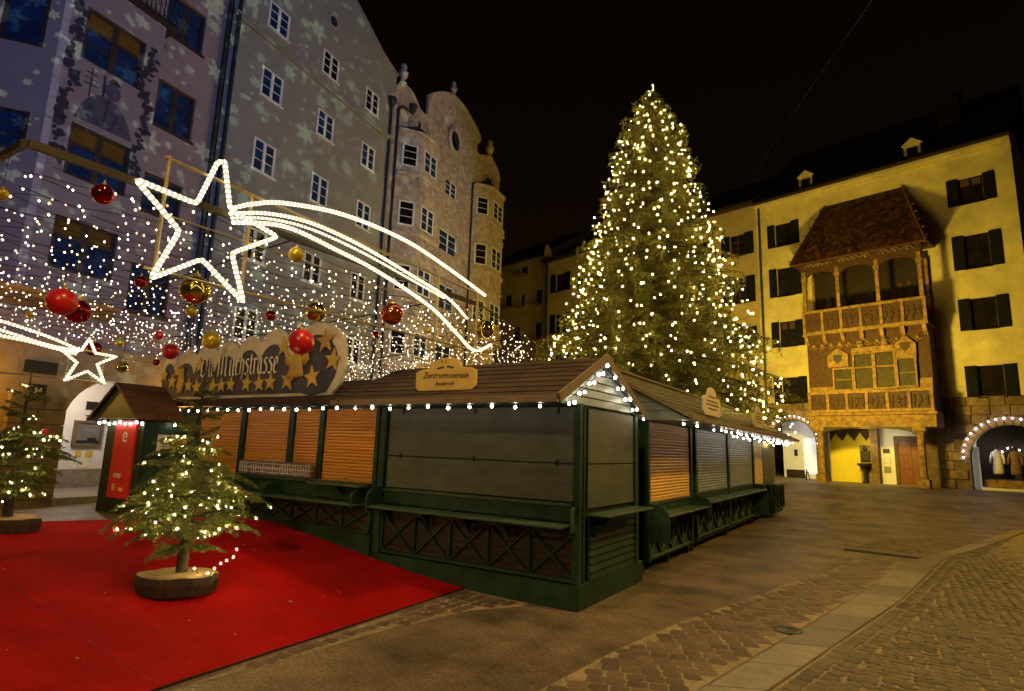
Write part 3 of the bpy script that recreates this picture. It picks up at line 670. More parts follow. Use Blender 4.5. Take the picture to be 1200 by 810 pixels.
for i in range(n):
    w = (RX-EX)
    z0 = EZ-.04+(RZ-EZ)*i/n; z1 = EZ-.04+(RZ-EZ)*(i+1)/n-.01; f0, f1 = i/n, (i+.9)/n
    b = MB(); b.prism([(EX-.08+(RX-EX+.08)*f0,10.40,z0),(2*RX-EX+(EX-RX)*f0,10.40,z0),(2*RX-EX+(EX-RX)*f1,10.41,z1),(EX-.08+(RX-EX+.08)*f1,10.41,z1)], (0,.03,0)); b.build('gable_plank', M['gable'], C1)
b = MB(); b.bar((EX,10.37,EZ-.01),(RX,10.37,RZ-.01),.12,.03,upv=(0,0,1)); b.build('barge_board', M['fascia'], C1)
C2 = side_stall('green stall with two grey green roller shutters facing the street', 13.5, 20.3, (-4.8,17,0))
roller(C2, M['shutterg'], 'y', XS, 13.75, 16.65, 1.27, 2.66, 22); roller(C2, M['shutterg'], 'y', XS, 16.95, 20.15, 1.27, 2.66, 22)
for ya, w in ((13.6,.14),(16.8,.2),(20.25,.12)):
    b = MB(); b.box(XS-.05, XS+.05, ya-w/2, ya+w/2, .2, 2.72); b.build('post', M['green'], C2, bevel=.008)
b = MB(); b.box(XS+.0, XS+.42, 13.4, 20.3, 1.06, 1.10); b.build('front_shelf', M['greenlt'], C2, bevel=.01)
b = MB(); b.box(XS-.04, XS+.02, 13.4, 20.2, 1.101, 1.25); b.build('back_board', M['green'], C2)
shelf_end(C2, 'y', 20.3, XS, XS+.42, .3, 1.24, M['green'])
xpanel(C2, 'y', XS-.02, 13.7, 20.2, .30, 1.02, 7, M['green'], M['greenlt']); side_roof(C2, 13.52, 20.4)
C3 = side_stall('farthest green stall with a door and an orange notice board', 20.4, 24.6, (-4.8,22.5,0))
b = MB(); b.box(XS-.05, XS, 20.4, 22.1, 1.0, 2.70); b.build('wall_panel', M['panel'], C3, bevel=.006)
b = MB(); b.box(XS-.05, XS-.005, 22.2, 24.5, .3, 2.70); d = b.build('door', M['panel'], C3, bevel=.006)
b = MB(); b.box(XS-.004, XS+.05, 22.35, 22.5, 1.35, 1.41); b.build('handle', M['cap'], d, local=False)
b = MB(); b.box(XS+.003, XS+.02, 20.55, 21.9, 1.2, 2.38); nb = b.build('notice_board', M['postero'], C3)
b = MB(); b.box(XS, XS+.38, 22.4, 24.7, 1.12, 1.16); b.build('front_shelf', M['greenlt'], C3, bevel=.01)
xpanel(C3, 'y', XS+.25, 22.5, 24.6, .30, 1.08, 3, M['green'], M['green']); side_roof(C3, 20.42, 24.75)
b = MB(); b.box(XS-.1, XS+.24, 22.6, 24.5, .16, .5); b.build('plinth', M['green'], C3)
for C in (C1, C2, C3):
    y0 = {C1:10.5, C2:13.6, C3:20.5}[C]; y1 = {C1:13.3, C2:20.2, C3:24.4}[C]
    for yy in (y0, (y0+y1)/2, y1):
        for xx in (-3.85,-6.1):
            b = MB(); b.box(xx-.05, xx+.05, yy-.05, yy+.05, -.01, .165); b.build('foot', M['darkwood'], C)
# ---- little hut with the red panel
for (xa, za) in ((-6.9,2.66),(-5.4,2.66),(-3.95,2.66),(-6.9,1.94),(-5.4,1.94),(-3.95,1.94)):
    b = MB(); b.box(xa-.03, xa+.03, YF-.004, YF+.004, za-.05, za+.02); b.lathe([(.012,-.06),(.012,.03)], (xa,YF-.003,za), 6); b.build('hinge', M['iron'], A)
for xa in (-12.2,-10.5,-9.3,-8.2):
    b = MB(); b.box(xa-.06, xa+.06, YF-.012, YF+.012, 1.49, 1.515); b.build('shutter_handle', M['cap'], Bt)
for (C_, ya) in ((C1,11.8),(C2,15.2),(C2,18.5)):
    b = MB(); b.box(XS+.01, XS+.034, ya-.05, ya+.05, 1.285, 1.325); b.build('shutter_handle', M['poster'], C_)
H = thing('ticket_hut', 'small green hut with pointed gable and tall red front panel left of the orange shutters', 'hut', (-12.9,6.4,.6))
b = MB(); b.box(-13.65, -12.2, 5.8, 6.60, .5, 2.44); b.build('wall', M['green'], H)
b = MB(); b.box(-13.2, -12.42, 5.755, 5.798, .92, 2.40); rp_ = b.build('red_panel', M['redpanel'], H)
b = MB(); b.prism([(-13.9,5.6,2.42),(-11.95,5.6,2.42),(-12.93,5.6,3.08)], (0,.06,0)); b.build('gable', M['greenroof'], H)
for s_ in (-1, 1):
    xe = -12.93+s_*1.02; roof_courses(H, M['orangeroof'], (xe,5.52,2.40),(xe,6.45,2.40),(-12.93,5.52,3.12),(-12.93,6.45,3.12), 5, 'roof_board')
planks_y(H, 'side_plank', M['green'], 5.85, 6.6, .62, 2.40, 7, -12.17, lean=.01)
mm = Matrix.Translation((-12.78-(-12.9), 5.750-6.4, 1.98-.6)) @ Matrix.Rotation(R(90),4,'X')
text_obj('e', M['poster'], rp_, mm, .42, 0, 'lettering'); text_obj('one', M['poster'], rp_, Matrix.Translation((.02,5.750-6.4,1.30-.6)) @ Matrix.Rotation(R(90),4,'X'), .19, 0, 'lettering')
b = MB(); b.box(-13.02,-12.92,5.748,5.754,1.06,1.18); b.box(-12.75,-12.6,5.748,5.754,1.06,1.12); b.build('emblem', M['postery'], rp_)
for (y0, y1, mt, lab) in ((6.08,6.36,M['poster'],'white printed notice on the green hut wall, left of the yellow one'),(6.37,6.64,M['postery'],'yellow notice pinned on the green hut wall')):
    b = MB(); b.box(-11.925,-11.915,y0-.02,y1-.02,1.80,2.14); o = b.build('wall_poster', mt, None); tag(o, lab, 'poster')
    b = MB()
    for k in range(5): b.box(-11.914,-11.912,y0+.04,y1-.04-random.uniform(0,.1),1.86+k*.05,1.875+k*.05)
    b.build('print', M['ink'], o)
H.location.x += .25
# ---- lights on the stalls
G2 = 'bulb strings along the stall eaves'
light_string('string of white bulbs under the eave of the grey panelled corner stall', [(x, 6.93, 2.735+.012*math.sin(i*2.1)) for i, x in enumerate(np.linspace(-7.5,-3.95,10))], G2)
light_string('string of white bulbs under the eave above the orange shutters', [(x, 6.93, 2.735+.012*math.sin(i*1.3)) for i, x in enumerate(np.linspace(-13.6,-7.95,17))], G2)
gp = []
for i in range(5): f = i/4; gp.append((X1+.10, ey0+.28+(ry-ey0-.28)*f, ez+.0+(rz_-ez-.06)*f))
gp2 = [(X1+.10, p[1]+.16, p[2]+.03) for p in gp[:-1]]
for i in range(1,6): f = i/5; gp.append((X1+.10, ry+(ey1-.02-ry)*f, rz_-.06-(rz_-ez-.02)*f))
light_string('string of white bulbs round the pointed gable of the corner stall', gp, G2)
light_string('second run of white bulbs inside the same pointed gable', gp2+[(X1+.10, p[1]-.2, p[2]-.02) for p in gp[6:9]], G2, sag=.01)
light_string('string of white bulbs along the eaves of the street stalls', [(EX-.22-.03*math.sin(i*1.9), y, EZ-.05+.015*math.sin(i*2.3)) for i, y in enumerate(np.concatenate([[10.6,11.6,12.7,13.4,14.0,14.4],np.linspace(15,24.6,17)]))], G2)
light_string('dense string of white bulbs at the far end of the street stalls', [(EX-.4-.03*math.sin(i*1.9), y, EZ-.11+.03*math.sin(i*2.9)) for i, y in enumerate(np.linspace(15.5,24.8,18))], G2)
light_string('row of white bulbs along the gable foot of the little green hut', [(x, 5.68, 2.40+.02*math.sin(i*2)) for i, x in enumerate(np.linspace(-13.5,-11.8,9))]+[(-11.82, 6.3, 2.40)], G2)
light_string('cluster of bulbs on the roof end of the farthest street stall', [(-3.2+.3*math.sin(i*2.2), 24.7-.05*i, 3.0+.10*i) for i in range(6)], G2)
# ---- signs
def board_outline(w, h, arch):
    c = .09*w; pts = [(-w/2+c*.6,0),(-w/2+.0,c*.6),(-w/2,h*.58),(-w/2+c,h*.66)]
    for i in range(9):
        a = math.pi-math.pi*i/8; pts.append((math.cos(a)*w*.26, h*.70+math.sin(a)*h*arch))
    return pts+[(w/2-c,h*.66),(w/2,h*.58),(w/2,c*.6),(w/2-c*.6,0)]
sg = thing('stall_sign', 'yellow arched board lettered Zentrumsverein on the corner stall roof', 'sign', (-5.62,6.93,2.93))
P2 = board_outline(1.16,.50,.30); b = MB(); b.prism([(x,0,z) for x,z in P2], (0,.035,0)); b.build('sign_board', M['board'], sg, bevel=.004, local=True)
RX90 = Matrix.Rotation(R(90),4,'X')
text_obj('Zentrumsverein', M['ink'], sg, Matrix.Translation((0,-.004,.185)) @ Matrix.Rotation(R(1.5),4,'Y') @ RX90, .135, .35)
text_obj('Innsbruck', M['ink'], sg, Matrix.Translation((0,-.004,.075)) @ RX90, .09, .3)
b = MB()
for s_ in (-1,1):
    for q in range(3): c_ = (s_*(.05+.045*q), .355-.008*q); b.prism([(c_[0]-.03,-.003,c_[1]),(c_[0],-.003,c_[1]-.018),(c_[0]+.035,-.003,c_[1]+s_*.008),(c_[0],-.003,c_[1]+.02)], (0,.002,0))
b.box(-.08,-.06,-.005,-.003,.42,.46); b.box(.0,.012,-.005,-.003,.40,.47); b.build('painted_twig', M['ink'], sg, local=True, stuff=True)
for k, (yc, lab) in enumerate(((12.1,'cream arched board on the street stall roof nearest the corner stall'),(17.1,'cream arched board on the street stall roof farther away'))):
    s2 = thing('stall_sign', lab, 'sign', (-2.93,yc,2.86), 0.0001, 'cream boards on the street stalls'); s2.rotation_euler = (0,0,R(90))
    P2 = board_outline(1.35,.56,.32); b = MB(); b.prism([(x,0,z) for x,z in P2], (0,.04,0)); b.build('sign_board', M['board2'], s2, bevel=.004, local=True)
    b = MB()
    for q, (w, zz) in enumerate(((.30,.36),(.42,.27),(.5,.2),(.36,.12))):
        x = -w
        while x < w: L_ = random.uniform(.03,.11); b.box(x, min(x+L_,w), -.004, -.002, zz, zz+.03); x += L_+.03
    b.build('print', M['ink'], s2, local=True)
# cloud sign
cs = thing('cloud_sign', 'large cloud shaped night sky sign lettered Die Milchstrasse with golden stars on the stall roof', 'sign', (-11.05,6.98,2.92))
def cloud(scale_in):
    bumps = [(-2.62,.50,.36,.52),(-1.95,.62,.42,.48),(-1.22,.66,.44,.50),(-.45,.66,.42,.52),(.32,.72,.44,.52),(1.1,.78,.50,.55),(2.35,.66,.80,.68)]
    pts = [(-2.75,0.0)]
    xs_ = np.linspace(-2.98,3.12,150); top = []
    for x in xs_:
        z = 0
        for cx_, cz, rx, rz2 in bumps:
            d = (x-cx_)/(rx*scale_in)
            if abs(d) < 1: z = max(z, cz+rz2*scale_in*math.sqrt(1-d*d)-(.0))
        top.append((x, max(z, .45)))
    return top
top = cloud(1.0); xs_ = [p[0] for p in top]
out = [(-2.6,0.0),(-2.82,.15),(-2.97,.45)]+top+[(3.14,.5),(3.05,.22),(2.82,0.0)]
b = MB(); b.prism([(x,.03,z) for x,z in out], (0,.05,0)); b.build('cloud_board', M['signlt'], cs, local=True)
b = MB()
for cx_, cz, rx, rz2 in [(-2.62,.46,.25,.36),(-1.95,.50,.33,.30),(-1.22,.52,.36,.32),(-.45,.50,.36,.38),(.32,.54,.37,.42),(1.1,.56,.42,.46),(2.32,.56,.63,.56)]:
    ring = [(cx_+rx*math.cos(2*math.pi*j/24), .018-.0006*cx_, cz+rz2*math.sin(2*math.pi*j/24)) for j in range(24)]; b.add(ring, [tuple(range(24))])
ring = [(-2.62,.014,.06),(2.7,.014,.06),(2.9,.014,.32),(2.6,.014,.6),(-2.5,.014,.55),(-2.8,.014,.35)]; b.add(ring, [tuple(range(6))])
b.build('painted_sky', M['signdk'], cs, local=True)
def star_pts(cx_, cz, r, rot=0, k=.42, n=5): return [(cx_+(r if i%2==0 else r*k)*math.sin(math.pi*i/n+rot), cz+(r if i%2==0 else r*k)*math.cos(math.pi*i/n+rot)) for i in range(2*n)]
for (x,z,r) in ((-2.75,.55,.17),(-2.38,.40,.19),(-2.20,.62,.15),(-2.05,.27,.18),(-1.70,.30,.17),(-1.35,.72,.19),(-1.38,.25,.19),(-.80,.25,.20),(-.48,.26,.17),(-.15,.27,.17),(.38,.28,.19),(.78,.26,.18),(1.13,.28,.19),(1.65,.30,.22),(2.32,.33,.22),(1.42,.95,.21),(2.60,.98,.24),(2.84,.62,.22)):
    b = MB(); pp = star_pts(x,z,r,random.uniform(-.15,.15)); b.prism([(q[0],-.012,q[1]) for q in pp], (0,.02,0)); b.build('painted_star', M['signgold'], cs, local=True)
# angel on a pink star
b = MB(); b.prism([(q[0],-.010,q[1]) for q in star_pts(1.86,.62,.36,.1)], (0,.016,0)); b.build('painted_star', M['pinkstar'], cs, local=True, label='pink star behind the angel')
b = MB(); b.ball((1.86,-.012,.80), .095, 12, 8, (1,.3,1)); b.lathe([(.05,.42),(.21,.0),(.24,-.09),(.10,-.13)], (1.86,-.012,.46), 12, 1, .22); b.prism([(1.83,-.016,.66),(1.58,-.016,.84),(1.50,-.016,.66),(1.62,-.016,.55),(1.80,-.016,.52)], (0,.012,0)); b.prism([(1.89,-.016,.66),(2.14,-.016,.84),(2.22,-.016,.66),(2.10,-.016,.55),(1.92,-.016,.52)], (0,.012,0)); b.build('angel_figure', M['signgold'], cs, smooth=True, local=True)
b = MB(); b.ball((-2.02,-.010,.60), .10, 10, 6, (1,.3,1.1)); b.ball((-2.02,-.010,.36), .14, 10, 6, (1,.25,1.7)); b.build('angel_figure', M['signgold'], cs, smooth=True, local=True)
# blackletter written with a broad nib
GL = {
 'D': ([[(.22,1.15),(.16,.15),(.45,.0),(.80,.3),(.82,1.0),(.5,1.38),(.02,1.30)]],1.0),
 'M': ([[(.0,1.1),(.12,1.3),(.12,.12),(.0,.0)],[(.12,1.15),(.34,1.42),(.54,1.2),(.54,.1)],[(.54,1.15),(.78,1.42),(.98,1.2),(.98,.12),(1.12,.0)]],1.30),
 'i': ([[(.05,.88),(.16,1.0),(.16,.12),(.28,.0)],[(.10,1.22),(.22,1.36)]],.36),
 'e': ([[(.42,.55),(.12,.5),(.12,.15),(.28,.0),(.45,.1)],[(.12,.5),(.12,.8),(.28,1.0),(.42,.85),(.42,.58)]],.52),
 'l': ([[(.05,1.45),(.16,1.55),(.16,.12),(.28,.0)]],.36),
 'c': ([[(.42,.85),(.28,1.0),(.12,.8),(.12,.15),(.28,.0),(.42,.1)]],.48),
 'h': ([[(.05,1.5),(.14,1.58),(.14,.05)],[(.14,.8),(.32,1.0),(.45,.85),(.45,.1),(.30,-.22)]],.58),
 's': ([[(.42,.88),(.25,1.0),(.10,.8),(.42,.45),(.40,.15),(.25,.0),(.06,.12)]],.52),
 't': ([[(.16,1.25),(.16,.12),(.30,.0)],[(.02,.95),(.32,.95)]],.38),
 'r': ([[(.04,.88),(.15,1.0),(.15,.05),(.05,.0)],[(.15,.82),(.30,1.0),(.42,.86)]],.46),
 'a': ([[(.42,.98),(.42,.12),(.54,.0)],[(.42,.9),(.12,.75),(.10,.2),(.25,.0),(.42,.2)]],.60),
 ' ': ([],.38), ',': ([[(.1,.1),(.05,-.2)]],.2)}
def blackletter(txt, x, z, size, parent):
    w = sum(GL[c][1] for c in txt)*size; layer = 0
    for c in txt:
        strokes, adv = GL[c]; b = MB()
        for stx in strokes:
            for p, q in zip(stx[:-1], stx[1:]):
                nb_ = (.072*size, .030*size); P = [(x+p[0]*size-nb_[0], z+p[1]*size*1.15-nb_[1]),(x+p[0]*size+nb_[0], z+p[1]*size*1.15+nb_[1]),(x+q[0]*size+nb_[0], z+q[1]*size*1.15+nb_[1]),(x+q[0]*size-nb_[0], z+q[1]*size*1.15-nb_[1])]
                layer += 1; dy = -.0145-.0004*(layer%9); b.prism([(u,dy,v) for u,v in P], (0,.004,0))
        if strokes: b.build('letter', M['signcream'], parent, local=True)
        x += adv*size*1.06
blackletter('Die', -1.30, .46, .275, cs)
blackletter('Milchstrasse', -.66, .45, .285, cs)
for xx in (-2.4,-.8,.8,2.4):
    b = MB(); b.bar((xx,.10,-.05),(xx,.10,.6),.05,.04); b.bar((xx,.10,.5),(xx,.75,.12),.04,.04); b.build('sign_strut', M['darkwood'], cs, local=True)
# ------------------------------------------------------------------ light canopy over the square
def fac_x(y): return -17.4-0.1488*(y-4.35)+.15
cb = thing('canopy_frame', 'long wooden edge beam and cables carrying the ceiling of lights', 'frame', (-6.9,1.92,4.87))
b = MB(); b.bar((-6.9,1.92,4.88),(-6.9,9.6,4.97),.05,.085); b.build('edge_beam', M['beam'], cb)
b = MB(); b.bar((-6.95,1.90,4.88),(-16.9,1.75,4.86),.05,.08); b.build('end_beam', M['darkwood'], cb)
b = MB(); b.tube([(-6.9,9.6,4.97),(-7.6,13.5,4.72),(-9.4,17.0,4.55),(-12.0,19.6,4.5),(-19.2,20.3,4.6)], .018, 5); b.build('edge_cable', M['wire'], cb)
for yy in (5.0, 8.6, 12.5, 16.0):
    xr = -6.95 if yy < 10 else -7.2-(yy-12)*.55
    b = MB(); b.tube([(xr,yy,4.90),((xr+fac_x(yy))/2,yy,4.62),(fac_x(yy),yy,4.95)], .012, 4); b.build('cross_cable', M['wire'], cb)
GN = 'bulb strings of the light ceiling'
ns = 36
for k in range(ns):
    x = -7.05-10.0*(k/(ns-1))+random.uniform(-.08,.08)
    yend = min(20, 11.6+(-7-x)*1.75); y = 2.0+random.uniform(0,.25)
    t = thing('light_string', 'dark cable strung with small white bulbs, one of many hanging overhead', 'string lights', (x,2.0,4.8), 0, GN)
    wp = []; bbs = [MB(), MB(), MB()]; u = 0
    while y < yend:
        sag = -.10*math.sin(math.pi*((y*.55+k*.37)%1.0)); z = 4.86+sag-.03*((-7-x)*.35)+random.uniform(-.02,.02); xx = x+.05*math.sin(y*2.1+k)+(-.1488*(y-2))*max(0,(-x-12)/5.5)
        wp.append((xx,y,z)); dz = random.uniform(.01,.05)
        if random.random() < .22: dz += random.uniform(.1,.45)
        bb = bbs[random.choice((0,0,0,1,1,2))]
        bb.octa((xx+random.uniform(-.06,.06),y+random.uniform(-.06,.06),z-dz), random.uniform(.011,.016))
        if random.random() < .30: bb.octa((xx+random.uniform(-.12,.12),y+random.uniform(-.1,.1),z-dz-random.uniform(.05,.25)), random.uniform(.010,.014))
        y += random.uniform(.20,.33)
    w = MB(); w.tube(wp, .005, 3, False); w.build('cable', M['wire'], t)
    q = MB()
    for i_, g_ in enumerate(bbs):
        q.cur = i_; q.add(g_.v, g_.f)
    q.build('bulbs', [M['bulbB'], M['bulbB2'], M['bulbB3']], t, stuff=True)
# curtain of bulbs dropping towards the far end
t = thing('light_curtain', 'loose drops of bulbs hanging lower at the far right end of the light ceiling', 'string lights', (-10,17,4.4))
bb = MB()
for k in range(14):
    x = -7.4-k*.45; y = 12.0+k*.5; w = [(x,y,4.7)]; z = 4.6
    while z > 3.3+.4*math.sin(k):
        bb.octa((x+random.uniform(-.3,.3),y+random.uniform(-.3,.3),z), .015); z -= random.uniform(.25,.45)
bb.build('bulbs', M['bulbB'], t, stuff=True)
# ------------------------------------------------------------------ shooting stars of rope light
def rope(parent, pts, r, name, closed=False, smooth=4):
    P = bezier(pts, smooth) if smooth else [Vector(p) for p in pts]
    if closed: P = P+[P[0]]
    Q = []
    for a, c in zip(P[:-1], P[1:]):
        n = max(1, int((c-a).length/.015))
        for i in range(n): Q.append(a.lerp(c, i/n))
    Q.append(P[-1]); b = MB(); b.tube(Q, r, 6); o = b.build(name, M['rope'], parent, smooth=True)
    at = o.data.attributes.new('along', 'FLOAT', 'POINT'); d = 0; vals = []
    for i, q in enumerate(Q):
        if i: d += (q-Q[i-1]).length
        vals += [d]*6
    at.data.foreach_set('value', vals); return o
def strip(a, dx=0): return [(dx,y,z) for y,z in a]
STAR=[(2.849,4.879),(3.542,4.854),(3.732,5.48),(3.818,5.518),(3.958,4.944),(4.667,4.815),(4.048,4.396),(4.284,3.808),(3.686,4.211),(3.15,3.824),(3.389,4.467)]
TL=[[(3.958,4.944),(4.245,5.122),(4.743,5.324),(5.79,5.531),(7.121,5.562),(8.305,5.405),(9.552,5.171)],
 [(3.964,4.889),(4.503,5.086),(5.189,5.194),(6.179,5.158),(7.39,4.992),(8.352,4.834),(8.986,4.569)],
 [(3.993,4.842),(4.511,5.017),(5.199,5.107),(6.189,5.062),(7.397,4.916),(8.253,4.81)],
 [(4.022,4.796),(4.78,5.001),(5.686,4.948),(6.582,4.847),(7.884,4.565),(8.66,4.235),(9.284,3.987),(9.867,4.205)]]
ss_ = thing('shooting_star', 'big shooting star of white rope light with long tails on a brass tube frame', 'light decoration', (-6.8,5,3.9))
STc = [(-6.80,y,z) for y,z in STAR]
P = []
for i in range(len(STc)):
    a, c, d = Vector(STc[i-1]), Vector(STc[i]), Vector(STc[(i+1)%len(STc)])
    P += [c.lerp(a, .10), c.lerp(c.lerp(a,.1).lerp(c.lerp(d,.1),.5),.35), c.lerp(d, .10)]
rope(ss_, P, .029, 'star_rope', closed=True, smooth=0)
for i, T in enumerate(TL): rope(ss_, [(-6.80-.006*i,y,z) for y,z in T], (.030,.025,.018,.029)[i], 'tail_rope', smooth=8)
for (a, c, w, nm) in (((3.14,5.29),(9.43,5.18),.045,'frame_tube'),((3.09,3.95),(9.40,4.0),.035,'frame_tube'),((3.20,5.32),(3.20,3.92),.045,'frame_post'),((4.27,5.27),(4.27,3.92),.05,'frame_post'),((8.12,5.22),(8.12,3.95),.06,'frame_post'),((9.37,5.2),(9.37,3.98),.06,'frame_post'),((3.2,4.62),(9.37,4.62),.02,'frame_tube')):
    b = MB(); b.tube([(-6.86,a[0],a[1]),(-6.86,c[0],c[1])], w/2, 8); b.build(nm, M['tube'], ss_)
S2=[(4.621,3.677),(4.932,3.446),(4.786,3.085),(5.123,3.306),(5.447,3.11),(5.279,3.461),(5.589,3.659),(5.22,3.672),(5.08,3.936),(4.97,3.683)]
S2T=[[(4.97,3.683),(4.463,3.844),(3.931,3.967),(3.329,4.058),(2.5,4.1)],[(4.93,3.66),(4.351,3.72),(3.83,3.83),(3.351,3.914),(2.5,3.98)],[(4.909,3.607),(4.487,3.671),(4.026,3.736),(3.372,3.78),(2.5,3.8)]]
s2 = thing('shooting_star', 'smaller distant shooting star of white rope light low at the left edge', 'light decoration', (-13,4.5,3.1))
rope(s2, [(-13,y,z) for y,z in S2], .026, 'star_rope', closed=True, smooth=0)
for i, T in enumerate(S2T): rope(s2, [(-13.0-.01*i,y,z) for y,z in T], .026, 'tail_rope', smooth=6)
for a, c in (((4.80,3.70),(4.80,3.05)),((5.42,3.70),(5.42,3.08)),((2.6,3.12),(5.45,3.12)),((2.6,3.72),(5.45,3.70))):
    b = MB(); b.tube([(-13.06,a[0],a[1]),(-13.06,c[0],c[1])], .02, 6); b.build('frame_tube', M['tube'], s2)
# ------------------------------------------------------------------ baubles
BA=[('r',-6.64,2.51,4.53,.105,'redmirror','glossy dark red bauble hanging near the left tip of the big star'),('r',-9.09,3.17,3.81,.18,'red','big bright red bauble in front of its darker twin at the left'),('r',-9.35,3.46,3.77,.165,'redmirror','darker mirror red bauble half hidden behind the bright red one at left'),
('g',-7.35,3.95,3.96,.185,'goldmirror','large mirror gold bauble below the big star'),('g',-6.36,4.66,4.49,.1,'gold','small matt gold bauble hanging under the star tails'),('r',-9.88,4.44,4.52,.095,'redmirror','small red bauble beside the lower left point of the big star'),
('o',-7.04,7.17,4.3,.19,'orange','coppery orange mirror bauble hanging above the lower frame tube'),('g',-8.83,7.01,4.47,.19,'goldmirror','mirror gold bauble behind the frame tube above the cloud sign'),('r',-6.89,5.27,3.48,.18,'red','big satin red bauble in front of the top right of the cloud sign'),
('g',-9.94,5.74,3.8,.15,'gold','matt gold bauble just above the cloud sign'),('r',-12.91,6.59,3.91,.165,'red','red bauble over the left end of the cloud sign'),('g',-10.47,5.61,4.35,.1,'gold','small gold bauble among bulbs below the large mirror gold one'),
('r',-14.28,6.98,4.44,.1,'red','tiny red bauble high among the bulbs left of the cloud sign'),('g',-15.12,4.76,4.57,.09,'gold','tiny gold bauble left of the pair of red baubles'),('r',-13.76,5.48,3.85,.15,'redmirror','dark red bauble above the small distant star'),
('g',-16.14,7.11,3.8,.15,'goldmirror','shiny gold bauble right of the small distant star'),('g',-15.08,6.51,4.24,.1,'gold','small gold bauble upper right of the small distant star'),('g',-15.02,5.58,3.92,.075,'gold','tiny gold bauble at the top of the small distant star'),
('r',-10.04,6.92,4.5,.1,'redmirror','small red bauble among bulbs above the cloud sign letters'),('g',-6.76,9.53,4.45,.19,'goldmirror','mirror gold bauble at the far right post of the big star frame'),('r',-10.56,10.22,4.75,.095,'redmirror','tiny red bauble below the lower frame tube, right of the satin red one'),
('g',-7.37,1.92,4.45,.06,'gold','small gold bauble at the left edge of the light ceiling'),('r',-16.18,7.93,4.03,.09,'redmirror','tiny dark red bauble left of the cloud sign end'),('g',-7.03,8.12,4.18,.055,'gold','tiny gold bauble on the frame post near the copper one')]
for (c,x,y,z,r,mt,lab) in BA:
    t = thing('bauble', lab, 'bauble', (x,y,z), 0, 'baubles hanging from the light ceiling')
    b = MB(); b.ball((0,0,0), r, 24, 14); b.build('ball', M[mt], t, smooth=True, local=True)
    b = MB(); b.lathe([(r*.2,r*.93),(r*.2,r*1.14),(r*.06,r*1.18)], k=10); b.lathe([(.01,r*1.15),(.03*r+.006,r*1.3),(.01,r*1.4)], k=6); b.build('cap', M['cap'], t, local=True)
    b = MB(); b.tube([(0,0,r*1.3),(0,0,max(r*1.5, 4.86-z))], .004, 4); b.build('hanging_wire', M['wire'], t, local=True)
# ------------------------------------------------------------------ fir trees
def needles(segs, per_m, ln, wd, flat=.5, droop=0.0, jit=1.0):
    A = np.array([s[0] for s in segs], float); B_ = np.array([s[1] for s in segs], float); D = B_-A; Ls = np.linalg.norm(D, axis=1)
    n = np.maximum(1, (Ls*per_m).astype(int)); idx = np.repeat(np.arange(len(segs)), n); N_ = len(idx)
    p = A[idx]+D[idx]*rng.random((N_,1)); ax = D[idx]/np.maximum(Ls[idx],1e-6)[:,None]
    rv = rng.normal(size=(N_,3)); rv[:,2] = rv[:,2]*flat-droop; rv -= ax*np.sum(rv*ax,1)[:,None]; rv /= np.linalg.norm(rv,axis=1)[:,None]+1e-9
    d = ax*rng.uniform(.25,.9,(N_,1))+rv*jit; d[:,2] -= droop*.5; d /= np.linalg.norm(d,axis=1)[:,None]
    w = np.cross(d, rng.normal(size=(N_,3))); w /= np.linalg.norm(w,axis=1)[:,None]+1e-9
    L_ = ln*rng.uniform(.6,1.2,(N_,1)); tip = p+d*L_
    V = np.stack([p-w*wd/2, p+w*wd/2, tip], 1).reshape(-1,3); F = np.arange(N_*3).reshape(-1,3); return V, F
def fir(height, seed):
    rs = random.Random(seed); segs = []; limbs = []
    lv = [(.235,.40),(.29,.60),(.35,.66),(.44,.66),(.52,.58),(.60,.44),(.66,.30),(.80,.27),(.885,.12)]
    for hi, (f, L_) in enumerate(lv):
        z = f*height; L_ *= height/2.65*1.24; nb = 9 if f < .62 else (6 if f < .75 else 5)
        for k in range(nb):
            a = 2*math.pi*(k+rs.uniform(-.25,.25))/nb+hi*.7; ln = L_*rs.uniform(.68,1.12); el = rs.uniform(.02,.42)+(.25 if f > .6 else 0); z0 = z+rs.uniform(-.15,.15)*height/2.65*(1.5 if f < .33 else 1)
            pts = []; m_ = 7
            for j in range(m_+1):
                t = j/m_; r = ln*t; zz = z0+r*math.tan(el)*.75-.34*ln*t*t*(1 if f < .62 else .3); pts.append(Vector((r*math.cos(a), r*math.sin(a), zz)))
            limbs.append((pts, .016*(ln/.8)+.003))
            for j in range(m_): segs.append((tuple(pts[j]), tuple(pts[j+1])))
            for j in range(1, m_+1):
                t = j/m_; dv = (pts[j]-pts[j-1]).normalized(); sd_ = dv.cross(Vector((0,0,1))).normalized()
                for s_ in (-1,1):
                    tl = ln*(.46*(1-t)+.10)*rs.uniform(.7,1.15)
                    if tl < .04: continue
                    dd = (dv*.72+sd_*s_*.75+Vector((0,0,rs.uniform(-.22,.08)))).normalized(); e = pts[j]+dd*tl+Vector((0,0,-.15*tl)); mid = pts[j].lerp(e,.5)+Vector((0,0,.03*tl))
                    segs.append((tuple(pts[j]), tuple(mid))); segs.append((tuple(mid), tuple(e))); limbs.append(([pts[j],mid,e], .005))
                    if tl > .16:
                        for q in (.25,.42,.6,.8):
                            for s2_ in (-1,1):
                                c = pts[j].lerp(e,q); d2 = (dd*.7+sd_.cross(Vector((0,0,1)))*0+dd.cross(Vector((0,0,1)))*s2_*.7+Vector((0,0,rs.uniform(-.2,.1)))).normalized(); segs.append((tuple(c), tuple(c+d2*tl*.36*rs.uniform(.7,1.2))))
    segs.append(((0,0,height*.9),(0,0,height))); 
    return segs, limbs
